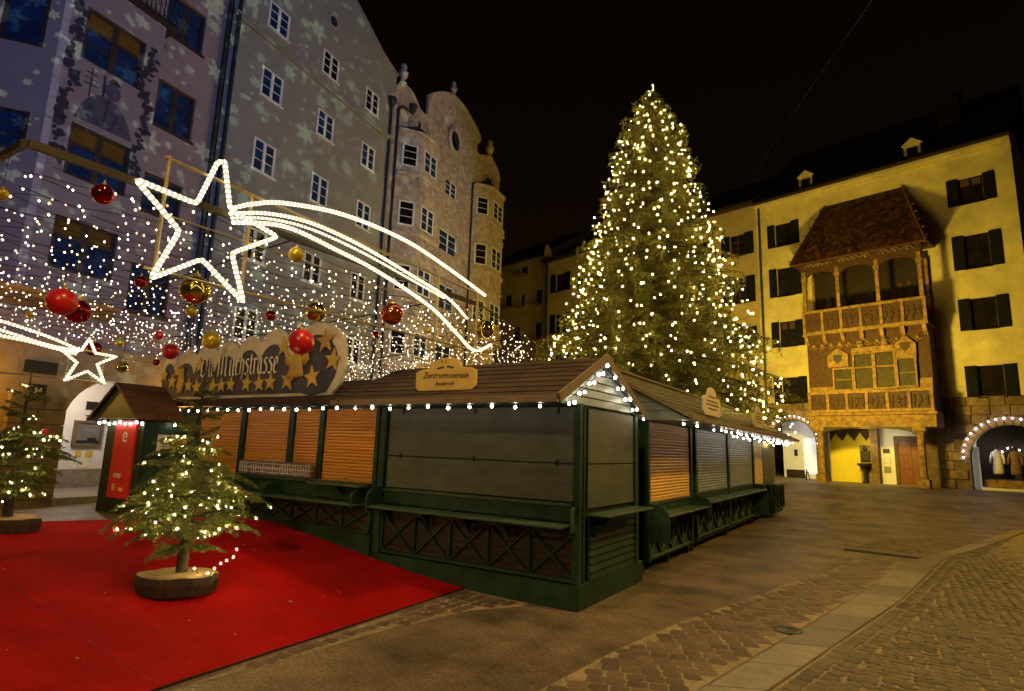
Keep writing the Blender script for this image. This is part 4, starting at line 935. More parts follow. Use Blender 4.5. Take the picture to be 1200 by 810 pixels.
def small_fir(label, loc, height, seed, turn, lean, sy):
    t = thing('fir_tree', label, 'christmas tree', loc, turn)
    segs, limbs = fir(height, seed); V, F = needles(segs, 250, .040, .0085, .6, .05)
    o = np_mesh('foliage', V, F, M['needle'], t); o['kind'] = 'stuff'
    b = MB()
    for pts, r in limbs: b.tube(pts, [r*(1-.75*i/(len(pts)-1)) for i in range(len(pts))], 4, False)
    b.build('branches', M['bark'], t, local=True)
    b = MB(); b.tube([(0,0,.10),(.006,0,height*.25),(-.008,.004,height*.55),(.0,0,height*.8),(0,0,height*.98)], [.070,.056,.036,.018,.005], 10); b.build('trunk', M['bark'], t, local=True)
    return t, segs
def log_foot(label, loc, rx, ry_, h, turn):
    t = thing('log_stand', label, 'log stand', loc, turn); t.rotation_euler = (0,0,turn+.0001); rs = random.Random(int(rx*1000)); K = 22
    pr = [(1+rs.uniform(-.07,.07))*(1-.06*(j%3==0)) for j in range(K)]
    lo = [(rx*.98*pr[j]*math.cos(2*math.pi*j/K), ry_*.98*pr[j]*math.sin(2*math.pi*j/K), 0) for j in range(K)]
    md = [(rx*1.03*pr[j]*math.cos(2*math.pi*j/K), ry_*1.03*pr[j]*math.sin(2*math.pi*j/K), h*.55) for j in range(K)]
    hi = [(rx*pr[j]*math.cos(2*math.pi*j/K), ry_*pr[j]*math.sin(2*math.pi*j/K), h*.94+rs.uniform(-.01,.01)) for j in range(K)]
    hi2 = [(q[0]*.93,q[1]*.93,h+rs.uniform(-.006,.008)) for q in hi]
    b = MB(); b.add(lo+md+hi, [(i*K+j, i*K+(j+1)%K, (i+1)*K+(j+1)%K, (i+1)*K+j) for i in range(2) for j in range(K)]); b.build('log_bark', M['bark'], t, local=True)
    b = MB(); b.add(hi+hi2+[(0,0,h+.004)], [(j,(j+1)%K,(j+1)%K+K,j+K) for j in range(K)]+[(K+j,K+(j+1)%K,2*K) for j in range(K)]); b.build('cut_face', M['cutwood'], t, local=True)
    return t
def bulbs_on(segs, label, loc, turn, n, zmin, zmax, seed, extra=()):
    rs = random.Random(seed); t = thing('light_string', label, 'string lights', loc); c, s_ = math.cos(turn), math.sin(turn)
    cand = [p for s in segs for p in [s[1]] if zmin < p[2] < zmax]; rs.shuffle(cand); pts = []
    for p in cand:
        if len(pts) >= n: break
        r = math.hypot(p[0],p[1])
        if r < .12 and rs.random() < .4: continue
        pts.append((c*p[0]-s_*p[1], s_*p[0]+c*p[1], p[2]-.01))
    pts.sort(key=lambda p: p[2]*9+math.atan2(p[1],p[0])); pts += list(extra)
    b = MB(); w = MB(); me = None
    for p in pts:
        if me is None:
            q = MB(); q.octa((0,0,0), .0085); me = q.mesh('bulb'); me.materials.append(M['bulbS'])
        share('bulb', me, t, p)
    for a, c2 in zip(pts[:-1], pts[1:]):
        a, c2 = Vector(a), Vector(c2)
        if (a-c2).length < .55: w.tube([a, (a+c2)/2-Vector((0,0,.03)), c2], .0022, 3, False)
    if w.v: w.build('cable', M['wire'], t, local=True, stuff=True)
    return t
z1 = float(hz(-7.5,4.25))+.024
log_foot('flat log slice carrying the front fir tree on the red carpet', (-7.42,4.22,z1), .47, .34, .22, R(38))
t1, sg1 = small_fir('small fir tree with bulbs standing on the red carpet in front of the stalls', (-7.42,4.26,z1+.1), 2.66, 3, 0.4, 0, 0)
ex = [(.62,.30,.42),(.60,.28,.33),(.50,.26,.28),(.42,.24,.24),(.36,.2,.18),(.33,.14,.13),(.30,.10,.11),(.24,.02,.19)]
bulbs_on(sg1, 'string of warm bulbs wound through the front fir tree', (-7.42,4.26,z1+.1), .4, 125, .25, 2.0, 5, [(q[0],q[1]+.0,q[2]) for q in ex])
z2 = float(hz(-11.3,3.7))+.03
log_foot('flat log slice under the fir tree at the left edge of the carpet', (-11.35,3.72,z2-.01), .50, .36, .20, R(20))
t2, sg2 = small_fir('small fir tree with bulbs at the left edge of the picture', (-11.35,3.72,z2+.1), 2.32, 11, 1.1, 0, 0)
bulbs_on(sg2, 'string of warm bulbs wound through the fir tree at the left edge', (-11.35,3.72,z2+.1), 1.1, 84, .25, 2.3, 9)
b = MB(); b.ball((-11.0,3.9,2.12), .05, 12, 8); o = b.build('bauble', M['red'], None, smooth=True); tag(o, 'tiny red bauble on the fir tree at the left edge', 'bauble')
# ------------------------------------------------------------------ the big spruce
TX, TY, TH = -8.2, 24.0, 18.5
bt = thing('spruce_tree', 'giant spruce covered in warm bulbs standing behind the stalls', 'christmas tree', (TX,TY,0))
def rad(z): return float(np.interp(z, [2.6,3.4,5.0,6.5,9.4,12,15,17,18.5], [4.1,4.7,4.85,4.65,3.5,2.7,1.75,.95,.1]))
segs = []; limbs = []; tips = []
z = 3.0; k = 0
rs = random.Random(21)
while z < 18.2:
    nb = 13 if z < 10 else 10 if z < 15 else 7
    for j in range(nb):
        a = 2*math.pi*(j+rs.uniform(-.3,.3))/nb+k*1.9; ln = rad(z)*rs.choice((.72,.82,.92,1.0,1.1,.62))*(1+.05*math.sin(2*a+z*1.1)+.05*math.sin(5*a-z*2.3)); zz0 = z+rs.uniform(-.25,.25); up_ = .25 if z > 14 else .04; pts = []
        for q in range(7):
            t = q/6; pts.append(Vector((ln*t*math.cos(a), ln*t*math.sin(a), zz0+ln*(up_*t-.30*t*t+.06*t**4)+.25)))
        limbs.append((pts, .022*ln/2+.012)); tips.append(pts)
        for q in range(6): segs.append((tuple(pts[q].lerp(pts[q+1],.0)), tuple(pts[q+1])))
        ns_ = max(4, int(ln/.20))
        for i in range(1, ns_+1):
            t = i/ns_
            if t < .22: continue
            f = t*6; q = min(5,int(f)); c = pts[q].lerp(pts[q+1], f-q); dv = (pts[q+1]-pts[q]).normalized(); sd_ = dv.cross(Vector((0,0,1))).normalized()
            for s_ in (-1,1):
                tl = (.80*(1-t)*min(1,ln/3)+.34)*rs.uniform(.6,1.15); e = c+(dv*.5+sd_*s_*.75+Vector((0,0,-.50))).normalized()*tl
                segs.append((tuple(c),tuple(e)))
                if rs.random() < .75:
                    h = c.lerp(e,.55); segs.append((tuple(h), (h.x+rs.uniform(-.08,.08), h.y+rs.uniform(-.08,.08), h.z-rs.uniform(.28,.62))))
    z += .46 if z < 14 else .36; k += 1
segs.append(((0,0,17.6),(0,0,18.6)))
V, F = needles(segs, 26, .20, .040, .6, .35); o = np_mesh('crown', V, F, M['needle2'], bt); o['kind'] = 'stuff'
b = MB()
for pts, r in limbs: b.tube(pts[::2], [r*(1-.8*i/3) for i in range(4)], 4, False)
b.build('limbs', M['bark'], bt, local=True, stuff=True)
b = MB(); b.tube([(0,0,-.1),(0,0,2),(0.03,0,8),(0,0,14),(0,0,18.3)], [.34,.29,.2,.1,.02], 12); b.build('trunk', M['bark'], bt, local=True)
ls = thing('light_string', 'long string of warm bulbs wound round the giant spruce', 'string lights', (TX,TY,0)); bb = MB(); w = MB(); pr = None
zz = 18.55; an = 0
order = []
while zz > 3.1:
    r = rad(zz)*rs.uniform(.86,1.07)*(0.97); a = an+rs.uniform(-.12,.12); p = Vector((r*math.cos(a), r*math.sin(a), zz-.22*r+rs.uniform(-.16,.16)+.12)); order.append(p)
    an += .55/max(r,.45); zz -= .55*0.50/(2*math.pi*max(r,.35))
for p in order:
    bb.octa(p, rs.uniform(.016,.023))
    if pr is not None and (p-pr).length < 1.6: w.tube([pr,(p+pr)/2-Vector((0,0,.12)),p], .008, 3, False)
    pr = p
for T in tips:
    if rs.random() < .22: bb.octa(T[6]+Vector((0,0,-.05)), .019)
    if rs.random() < .12: bb.octa(T[5]+Vector((0,0,-.1)), .018)
bb.build('bulbs', M['bulbT'], ls, stuff=True, local=True); w.build('cable', M['wire'], ls, local=True, stuff=True)
# ------------------------------------------------------------------ house builders (local frame: x along the front, y inwards, z up)
def wall_holes(b, s0, s1, z0, z1, holes, y=0.0, depth=.22):
    S_ = sorted({s0,s1,*[h[0] for h in holes],*[h[1] for h in holes]}); Z_ = sorted({z0,z1,*[h[2] for h in holes],*[h[3] for h in holes]})
    S_ = [v for v in S_ if s0 <= v <= s1]; Z_ = [v for v in Z_ if z0 <= v <= z1]
    for a, c in zip(S_[:-1], S_[1:]):
        for d, e in zip(Z_[:-1], Z_[1:]):
            m_, n_ = (a+c)/2, (d+e)/2
            if not any(h[0] < m_ < h[1] and h[2] < n_ < h[3] for h in holes): b.quad((a,y,d),(c,y,d),(c,y,e),(a,y,e))
    for h in holes:
        a,c,d,e = h[:4]; Y = y+depth
        b.quad((a,y,d),(a,Y,d),(a,Y,e),(a,y,e)); b.quad((c,y,d),(c,y,e),(c,Y,e),(c,Y,d)); b.quad((a,y,e),(a,Y,e),(c,Y,e),(c,y,e)); b.quad((a,y,d),(c,y,d),(c,Y,d),(a,Y,d))
def arch_fill(b, sc, r, zs, ztop, y, depth, n=14, ry=None):
    ry = ry or r
    pts = [(sc+r*math.cos(math.pi-math.pi*i/n), zs+ry*math.sin(math.pi*i/n)) for i in range(n+1)]
    for p, q in zip(pts[:-1], pts[1:]):
        b.quad((p[0],y,p[1]),(q[0],y,q[1]),(q[0],y,ztop),(p[0],y,ztop)); b.quad((p[0],y,p[1]),(p[0],y+depth,p[1]),(q[0],y+depth,q[1]),(q[0],y,q[1]))
WM = {}
def window(parent, s0, z0, w, h, frame, pane, cols=2, rows=3, y=.14, fw_=.055, sill=True, transom=0.0, rotz=0, at=None, panes_top=None, casing=None):
    key = (round(w,3), round(h,3), frame.name, pane.name, cols, rows, transom, panes_top.name if panes_top else '')
    if key not in WM:
        b = MB(); f = fw_
        b.box(0,f,0,.06,0,h); b.box(w-f,w,0,.06,0,h); b.box(f,w-f,0,.06,0,f); b.box(f,w-f,0,.06,h-f,h)
        for i in range(1,cols): b.box(w*i/cols-f*.55,w*i/cols+f*.55,.004,.062,f,h-f)
        if transom: b.box(f,w-f,-.004,.066,h*transom-f*.6,h*transom+f*.6)
        th = h*transom if transom else h
        for i in range(cols):
            l, r = (f if i == 0 else w*i/cols+f*.55), (w-f if i == cols-1 else w*(i+1)/cols-f*.55)
            b.box(l,l+f*.5,.008,.05,f,h-f); b.box(r-f*.5,r,.008,.05,f,h-f)
            for k in range(1,rows): zz = f+(th-f)*k/rows; b.box(l+f*.5,r-f*.5,.014,.044,zz-f*.22,zz+f*.22)
        me = b.mesh('window'); me.materials.append(frame)
        ps = []
        for i in range(cols):
            l, r = w*i/cols+f*.3, w*(i+1)/cols-f*.3
            for (za, zb, mt) in ((f*.5, th-f*.3, pane),)+(((th+f*.3, h-f*.5, panes_top or pane),) if transom else ()):
                q = MB(); q.box(l,r,.026,.034,za,zb); pm = q.mesh('pane'); pm.materials.append(mt); ps.append(pm)
        WM[key] = (me, ps)
    me, ps = WM[key]
    o = share('window', me, parent, (s0, y, z0) if at is None else at, (0,0,rotz))
    for pm in ps: share('pane', pm, o)
    if sill:
        b = MB(); b.box(-.06,w+.06,-y-.07,.03,-.07,-.004); so = b.build('sill', casing or frame, None); so.parent = o
    return o
def pipe(parent, s, z0, z1, y=-.09, r=.055, hopper=None, name='drain_pipe'):
    b = MB(); b.tube([(s,y,z0),(s,y,z1)], r, 8)
    for zz in np.arange(z0+1, z1, 2.2): b.lathe([(r+.012,-.03),(r+.012,.03)], (s,y,zz), 8)
    if hopper: b.lathe([(r,-.45),(.10,-.3),(.22,-.08),(.24,.12),(.22,.14)], (s,y,z1), 10)
    return b.build(name, M['pipe'], parent, local=True)
LY, LS = 0.147656, (-17.4, 4.35)
LROT = math.pi/2+LY
def l_thing(name, label, cat, group=None): return thing(name, label, cat, (LS[0],LS[1],0), LROT, group)
# ---- pink house with the painted bay
PK = l_thing('pink_house', 'pink plastered house with painted bay window, snowflakes projected on it', 'house')
ground_holes = [(2.75,4.75,0.0,3.0)]
wins = [(3.37,4.66,14.36,15.75),(3.42,4.68,11.32,12.80),(3.42,4.65,8.62,9.77),(-1.75,-.30,10.95,13.0),(-1.75,-.3,7.6,9.5),(3.42,4.65,5.6,7.0),(3.37,4.66,17.4,18.8)]
b = MB(); wall_holes(b, -14, 5.55, 4.3, 20, wins); b.build('wall', M['pink'], PK, local=True)
b = MB(); wall_holes(b, -14, 5.55, 0.0, 4.3, [(2.30,4.75,0,3.9),(-2.9,1.0,0,3.9)], depth=.5); arch_fill(b, 3.525, 1.225, 2.35, 3.9, 0, .5); arch_fill(b, -.95, 1.95, 1.7, 3.9, 0, .8); b.build('arcade_wall', M['amber'], PK, local=True)
for i, (a,c,d,e) in enumerate(wins): window(PK, a, d, c-a, e-d, M['brownframe'], M['glassb'], 2, 3, y=.10, fw_=.07, casing=M['brownframe'])
b = MB(); b.box(-14,5.5,-.06,-.002,4.22,4.42); b.build('string_course', M['amber'], PK, local=True)
# pier of cut stone blocks
for i in range(8):
    z0 = .15+i*.36
    for k in range(2):
        x0 = 1.02+(.62 if k else 0)+(.12 if i%2 else 0)*(1 if k else 1); x1 = 1.02+.60+(.12 if i%2 else 0) if k == 0 else 2.28
        b = MB(); b.box(x0 if k else 1.02, x1, -.14-random.uniform(0,.03), -.003, z0, z0+.345); b.build('stone_block', M['pierstone'], PK, local=True, bevel=.015)
# arcade interior with the white cash machine wall
b = MB(); b.box(-14,16,-.0,6.0,.20,.50); b.build('arcade_floor', M['greyst'], PK, local=True)
aw = MB(); aw.box(2.5,6.2,3.0,3.1,.5,4.2); aw.build('inner_wall', M['whitewall'], PK, local=True)
b = MB(); b.box(2.45,6.2,2.93,2.998,.5,1.05); b.build('inner_plinth', M['greyst'], PK, local=True)
b = MB(); b.box(-14,2.45,3.2,3.3,.5,4.2); b.box(6.2,16,3.0,3.1,.5,4.2); b.build('inner_wall', M['amber'], PK, local=True)
b = MB(); b.box(-14,16,.4,6.0,4.21,4.3); b.build('arcade_ceiling', M['amber'], PK, local=True)
AT = l_thing('cash_machine', 'cash machine with brown framed screen in the white arcade wall', 'cash machine')
b = MB()
for (x0,x1,z0,z1) in ((4.28,4.36,1.72,2.52),(5.04,5.12,1.72,2.52),(4.36,5.04,1.72,1.80),(4.36,5.04,2.44,2.52)): b.box(x0,x1,2.90,2.998,z0,z1)
b.build('frame', M['atmframe'], AT, local=True)
b = MB(); b.box(4.36,5.04,2.95,2.997,1.80,2.44); b.build('screen', M['screen'], AT, local=True)
b = MB(); b.box(4.36,5.04,2.93,2.949,1.84,1.92); b.box(4.7,4.95,2.92,2.949,1.92,2.0); b.build('keypad', M['iron'], AT, local=True)
b = MB(); b.box(4.45,4.62,2.98,2.997,1.42,1.6); b.box(4.75,4.95,2.98,2.997,1.40,1.6); b.build('sticker', M['postery'], AT, local=True, stuff=True)
b = MB(); b.box(4.55,4.85,2.98,2.997,1.1,1.36); b.build('label_plate', M['signlt'], AT, local=True)
pq = l_thing('wall_plaque', 'small dark plaque on the white arcade wall above the cash machine', 'plaque'); b = MB(); b.box(4.55,5.05,2.96,2.997,2.86,3.12); b.build('plate', M['iron'], pq, local=True); b = MB(); b.lathe([(.001,0),(.06,0),(.06,.02)], (4.62,2.97,2.68), 10); b.build('button', M['iron'], pq, local=True)
pq = l_thing('house_sign', 'dark blank sign board on the ochre wall above the number sign', 'sign'); b = MB(); b.box(1.25,1.95,-.08,-.002,3.55,3.85); b.build('plate', M['iron'], pq, local=True)
pq = l_thing('number_sign', 'dark sign numbered 34 on the ochre wall', 'sign'); b = MB(); b.box(1.4,1.78,-.08,-.002,2.98,3.28); b.build('plate', M['iron'], pq, local=True)
text_obj('34', M['signlt'], pq, Matrix.Translation((1.59,-.085,3.06)) @ Matrix.Rotation(R(90),4,'X'), .2)
# bay window (canted), front plane 1 m proud
byd = -1.0; bx0, bx1, cz0, cz1 = .30, 2.80, 5.4, 13.72
bw = [(.80,2.33,11.45,12.88),(.86,2.36,8.35,9.72),(.86,2.36,6.0,7.3)]
b = MB(); wall_holes(b, bx0, bx1, cz0, cz1, bw, y=byd, depth=.16)
b.quad((bx1,byd,cz0),(bx1+.16,0,cz0),(bx1+.16,0,cz1),(bx1,byd,cz1))
ch = (-.12, 0.0)   # left cheek from the wall to the front
def cheek(t, z): return (-.75+(bx0+.75)*t, byd*t, z)
for (za, zb) in ((cz0,8.55),(9.55,11.25),(12.95,cz1)): b.quad(cheek(0,za),cheek(1,za),cheek(1,zb),cheek(0,zb))
for (za, zb) in ((8.55,9.55),(11.25,12.95)):
    b.quad(cheek(0,za),cheek(.2,za),cheek(.2,zb),cheek(0,zb)); b.quad(cheek(.8,za),cheek(1,za),cheek(1,zb),cheek(.8,zb))
b.add([(-.75,0,cz1),(bx0,byd,cz1),(bx1,byd,cz1),(bx1+.16,0,cz1)], [(0,1,2,3)]); b.add([(-.75,0,cz0),(bx0,byd,cz0),(bx1,byd,cz0),(bx1+.16,0,cz0)], [(0,1,2,3)])
b.build('bay', M['pink'], PK, local=True)
b = MB()
for z0 in np.arange(cz0, cz1-.3, .52): b.prism([(bx0-.02,byd-.012,z0),(bx0+.15,byd-.012,z0),(bx0+.15,byd-.012,z0+.50),(bx0-.02,byd-.012,z0+.50)], (0,.011,0))
b.build('corner_quoins', M['pinklt'], PK, local=True)
for (za, zb) in ((8.55,9.55),(11.25,12.95)):
    p0, p1 = Vector(cheek(.2,za)), Vector(cheek(.8,za)); d = p1-p0
    window(PK, 0, 0, d.length, zb-za, M['brownframe'], M['glassb'], 1, 3, fw_=.06, sill=False, rotz=math.atan2(d.y,d.x), at=tuple(p0))
for i, (a,c,d,e) in enumerate(bw): window(PK, a, d, c-a, e-d, M['brownframe'], M['glassb'], 2, 2, y=byd+.07, fw_=.075, transom=.64, panes_top=M['ambpane'], sill=False)
b = MB(); b.box(-.8,bx1+.3,byd-.10,.05,cz1+.002,cz1+.14); b.build('bay_cornice', M['brownframe'], PK, local=True)
b = MB()
for q in np.arange(bx0-.9, bx1+.3, .13): b.bar((q,byd-.04,cz1+.14),(q,byd-.04,cz1+1.0),.022)
for q in np.arange(bx0-.9, bx1+.2, .26):
    b.tube([(q+.13+.09*math.cos(t),byd-.045,cz1+.55+.13*math.sin(t)) for t in np.linspace(0,2*math.pi,9)], .011, 4)
    b.tube([(q+.13+.05*math.cos(t*1.6),byd-.047,cz1+.30+.10*math.sin(t)) for t in np.linspace(0,2*math.pi,9)], .011, 4)
b.bar((bx0-.95,byd-.04,cz1+1.0),(bx1+.3,byd-.04,cz1+1.0),.05); b.bar((bx0-.95,byd-.04,cz1+.2),(bx1+.3,byd-.04,cz1+.2),.035)
b.build('iron_railing', M['iron'], PK, local=True)
# mural: a robed figure below the upper window, leafy garlands down both sides
def flat(b, pts, y=byd-.004): b.add([(p[0],y,p[1]) for p in pts], [tuple(range(len(pts)))])
b = MB()
flat(b, [(.86,9.86),(.98,10.25),(1.12,10.52),(1.32,10.70),(1.55,10.76),(1.80,10.70),(2.02,10.52),(2.2,10.22),(2.32,9.90)])
mu = b.build('mural', M['mural'], PK, local=True)
b = MB(); flat(b, [(1.68+.20*math.cos(t),10.98+.25*math.sin(t)) for t in np.linspace(0,2*math.pi,16)[:-1]], byd-.007); b.build('mural_head', M['mural'], mu, local=True)
b = MB(); flat(b, [(1.40,11.30),(1.46,11.32),(1.50,10.9),(1.47,10.72),(1.42,10.72)], byd-.0055); flat(b, [(1.52,11.2),(1.60,11.34),(1.74,11.36),(1.86,11.2)], byd-.0085)
for (a,c) in (((1.15,10.3),(1.45,9.95)),((1.9,10.45),(1.75,9.95)),((1.6,10.7),(1.55,9.92))): b.bar((a[0],byd-.0075,a[1]),(c[0],byd-.0075,c[1]),.03,.003,upv=(0,1,0))
b.build('mural_folds', M['muraldk'], mu, local=True, stuff=True)
b = MB(); b.box(1.115,1.145,byd-.006,byd-.002,10.55,11.34)
for zz, w in ((11.18,.13),(11.03,.16),(10.88,.16)): b.box(1.13-w,1.13+w,byd-.0065,byd-.0025,zz-.016,zz+.016)
b.build('mural_cross', M['muraldk'], mu, local=True)
b = MB(); rs = random.Random(5); yo = 0
for sx_, side_ in ((.62,-1),(2.52,1)):
    z = 12.75; k = 0
    while z > 8.7:
        x = sx_+.07*math.sin(z*3.1); r = rs.uniform(.06,.16); yo = (yo+1)%7
        for q in range(rs.choice((2,3,4))):
            a = rs.uniform(0,6.28); ln = rs.uniform(.12,.30); wd = ln*.34; dx, dz = math.cos(a), math.sin(a)
            flat(b, [(x,z),(x+dx*ln*.4-dz*wd,z+dz*ln*.4+dx*wd),(x+dx*ln*.75-dz*wd*.6,z+dz*ln*.75+dx*wd*.6),(x+dx*ln,z+dz*ln),(x+dx*ln*.75+dz*wd*.6,z+dz*ln*.75-dx*wd*.6),(x+dx*ln*.4+dz*wd,z+dz*ln*.4-dx*wd)], byd-.003-.0006*((yo*3+q)%19))
        z -= rs.uniform(.10,.20)
b.build('mural_garland', M['muraldk'], PK, local=True, stuff=True)
pipe(PK, 5.40, 4.3, 19.9, r=.07)
# ---- grey gabled house
GY = l_thing('grey_house', 'tall grey plastered house with white windows and gable, snowflakes projected on it', 'house')
cols = ((7.03,1.02),(9.93,.98),(12.76,.98)); rows = ((17.28,1.06),(14.50,1.12),(11.60,1.2),(8.30,1.18),(5.45,1.15))
gw = [(s,s+w,z,z+h) for s,w in cols for z,h in rows]
b = MB(); wall_holes(b, 5.60, 14.95, 4.3, 18.9, gw); 
b.add([(5.60,0,18.9),(14.95,0,18.9),(14.95,0,20.25),(13.7,0,20.62),(11.35,0,21.85),(10.3,0,22.5),(9.2,0,21.85),(6.9,0,20.62),(5.6,0,20.25)], [tuple(range(9))])
b.quad((14.95,0,4.3),(14.95,3,4.3),(14.95,3,20.25),(14.95,0,20.25)); b.build('wall', M['grey'], GY, local=True)
for (a,c,d,e) in gw: window(GY, a, d, c-a, e-d, M['white'], M['glassb'] if (d>11 and (a<9 or int(d*7)%2)) else M['glassd'], 2, 3, y=-.012, fw_=.062, casing=M['white'])
b = MB(); b.box(5.6,14.95,-.12,-.002,16.60,16.72); b.box(5.6,14.95,-.16,-.002,16.72,16.80); b.build('cornice', M['grey'], GY, local=True)
b = MB(); b.box(5.6,14.95,-.05,-.002,4.25,4.4); b.build('string_course', M['grey'], GY, local=True)
b = MB(); ol = [(14.98,20.22),(13.7,20.62),(11.35,21.85),(10.3,22.5),(9.2,21.85),(6.9,20.62),(5.6,20.25)]
for p, q in zip(ol[:-1], ol[1:]): b.bar((p[0],-.05,p[1]+.03),(q[0],-.05,q[1]+.03),.12,.10,upv=(0,1,0))
b.build('gable_coping', M['grey'], GY, local=True)
b = MB(); ov = [(10.3+.30*math.cos(t),19.83+.20*math.sin(t)*1.5) for t in np.linspace(0,2*math.pi,19)[:-1]]; b.prism([(p[0],-.05,p[1]) for p in ov], (0,.047,0)); rw = b.build('round_window', M['pinklt'], GY, local=True)
b = MB(); b.prism([(10.3+.22*math.cos(t),-.062,19.83+.22*math.sin(t)) for t in np.linspace(0,2*math.pi,19)[:-1]], (0,.011,0)); b.build('pane', M['glassb'], rw, local=True)
b = MB(); b.bar((10.3,-.07,19.61),(10.3,-.07,20.05),.03); b.bar((10.08,-.071,19.83),(10.52,-.071,19.83),.03); b.build('glazing_bar', M['iron'], rw, local=True)
b = MB()
for p, q in zip(ol[:-1], ol[1:]): b.quad((p[0],0,p[1]),(q[0],0,q[1]),(q[0],9,q[1]),(p[0],9,p[1]))
b.build('roof', M['roofdark'], GY, local=True)
pipe(GY, 5.78, 4.3, 20.0, r=.07); pipe(GY, 14.62, 4.3, 18.7, r=.06, hopper=True)
b = MB(); wall_holes(b, 5.56, 14.95, 0, 4.3, [(6.4,9.2,0,3.8),(10.4,13.4,0,3.8)], depth=.8); arch_fill(b, 7.8, 1.4, 2.2, 3.8, 0, .8); arch_fill(b, 11.9, 1.5, 2.1, 3.8, 0, .8); b.build('arcade_wall', M['amber'], GY, local=True)
# ---- stucco house
HB = l_thing('stucco_house', 'ornate cream and pink rococo stucco house with two bays and curved gable', 'house')
hw = [(20.15,21.45,16.25,17.25),(19.80,21.75,12.85,14.1),(20.0,21.7,9.5,11.0),(20.0,21.7,6.2,7.6)]
b = MB(); wall_holes(b, 14.97, 27.1, 4.3, 18.3, hw, depth=.2)
outl = [(14.97,18.3),(14.97,19.1),(15.15,19.75),(15.7,20.1),(16.3,20.12),(16.7,19.9),(17.05,19.6),(17.6,19.5),(18.05,19.75),(18.05,20.95),(18.6,21.42),(19.3,21.9),(20.1,22.3),(20.9,22.5),(21.8,22.5),(22.6,22.3),(23.4,22.02),(24.1,21.7),(23.55,21.1),(23.5,20.5),(24.0,20.35),(25.0,20.8),(25.9,20.95),(26.7,20.7),(27.1,20.1),(27.1,18.3)]
b.add([(p[0],0,p[1]) for p in outl], [tuple(range(len(outl)))]); b.quad((27.1,0,4.3),(27.1,8,4.3),(27.1,8,20),(27.1,0,20)); b.build('wall', M['rococo'], HB, local=True)
b = MB(); ol2 = outl[1:-1]
for p, q in zip(ol2[:-1], ol2[1:]): b.bar((p[0],.05,p[1]+.02),(q[0],.05,q[1]+.02),.30,.16,upv=(0,1,0))
b.build('gable_moulding', M['rococo2'], HB, local=True)
for (a,c,d,e) in hw: window(HB, a, d, c-a, e-d, M['white'], M['glassb'], 2, 3, y=.05, fw_=.06, casing=M['rococo2'])
def canted_bay(s0, s1, d, zlist, ztop, zbot, cut=.95):
    P = [(s0,0),(s0+cut,-d),(s1-cut,-d),(s1,0)]; b = MB()
    for p, q in zip(P[:-1], P[1:]): b.quad((p[0],p[1],zbot),(q[0],q[1],zbot),(q[0],q[1],ztop),(p[0],p[1],ztop))
    b.add([(p[0],p[1],zbot) for p in P], [(0,1,2,3)]); o = b.build('bay', M['rococo'], HB, local=True)
    for zc in [zbot+.1, *[z-.45 for z,h in zlist], ztop-.1]:
        c = MB()
        for p, q in zip(P[:-1], P[1:]): c.bar((p[0],p[1]-.03,zc),(q[0],q[1]-.03,zc),.16,.18)
        c.build('bay_moulding', M['rococo2'], HB, local=True)
    c = MB(); T = [(P[0][0]-.1,.0),(P[1][0]-.05,-d-.12),(P[2][0]+.05,-d-.12),(P[3][0]+.1,0)]; ap = ((s0+s1)/2,.0,ztop+.95)
    for p, q in zip(T[:-1], T[1:]): c.add([(p[0],p[1],ztop),(q[0],q[1],ztop),ap],[(0,1,2)])
    c.lathe([(.05,0),(.07,.1),(.02,.35)], (ap[0],-.05,ap[2]-.05), 8); c.build('bay_roof', M['roofdark'], HB, local=True)
    for z, h in zlist:
        L_ = s1-s0-2*cut
        window(HB, s0+cut+L_*.10, z, L_*.8, h, M['white'], M['glassb'], 2, 3, y=-d-.03, fw_=.06, casing=M['rococo2'])
        for p, q in ((P[0],P[1]),(P[2],P[3])):
            dv = Vector((q[0]-p[0],q[1]-p[1],0)); ln = dv.length; dv.normalize(); nrm = Vector((dv.y,-dv.x,0))
            at_ = Vector((p[0],p[1],z))+dv*ln*.18+nrm*.03
            window(HB, 0, 0, ln*.64, h, M['white'], M['glassd'], 1, 3, fw_=.06, rotz=math.atan2(dv.y,dv.x), at=tuple(at_), sill=False)
zl = ((15.8,1.15),(12.7,1.25),(9.4,1.3),(6.3,1.2))
canted_bay(15.45, 18.85, .85, zl, 17.75, 5.0); canted_bay(23.5, 27.1, .85, ((16.4,1.15),(13.15,1.35),(9.6,1.3)), 18.4, 8.4)
# rococo ornaments: shells, scrolls and leaves in relief
b = MB(); rs = random.Random(3)
def scroll(cx_, cz_, y, r, a0, turns=1.3, w=.03):
    n = 12; b.tube([(cx_+r*(1-.75*i/n)*math.cos(a0+turns*2*math.pi*i/n), y, cz_+r*(1-.75*i/n)*math.sin(a0+turns*2*math.pi*i/n)) for i in range(n+1)], [w*(1.2-.6*i/n) for i in range(n+1)], 5)
for k in range(270):
    s_, z_ = rs.uniform(18.9,23.4), rs.uniform(5,21.6)
    if any(a-.1 < s_ < c+.1 and d-.1 < z_ < e+.1 for a,c,d,e in hw) or (z_ > 19.4 and not (18.6 < s_ < 23.2)): continue
    if math.hypot(s_-20.75, (z_-19.75)*1.0) < .95: continue
    scroll(s_, z_, -.03, rs.uniform(.12,.34), rs.uniform(0,6.3), rs.uniform(.5,1.4), rs.uniform(.025,.055))
for s0,s1,zs_ in ((16.4,17.9,zl),(24.45,26.15,((16.4,1.15),(13.15,1.35),(9.6,1.3)))):
    for z,h in zs_:
        for k in range(16): scroll(rs.uniform(s0-.1,s1+.1), z-rs.uniform(.6,1.5), -.88, rs.uniform(.1,.28), rs.uniform(0,6.3), rs.uniform(.5,1.4), .035)
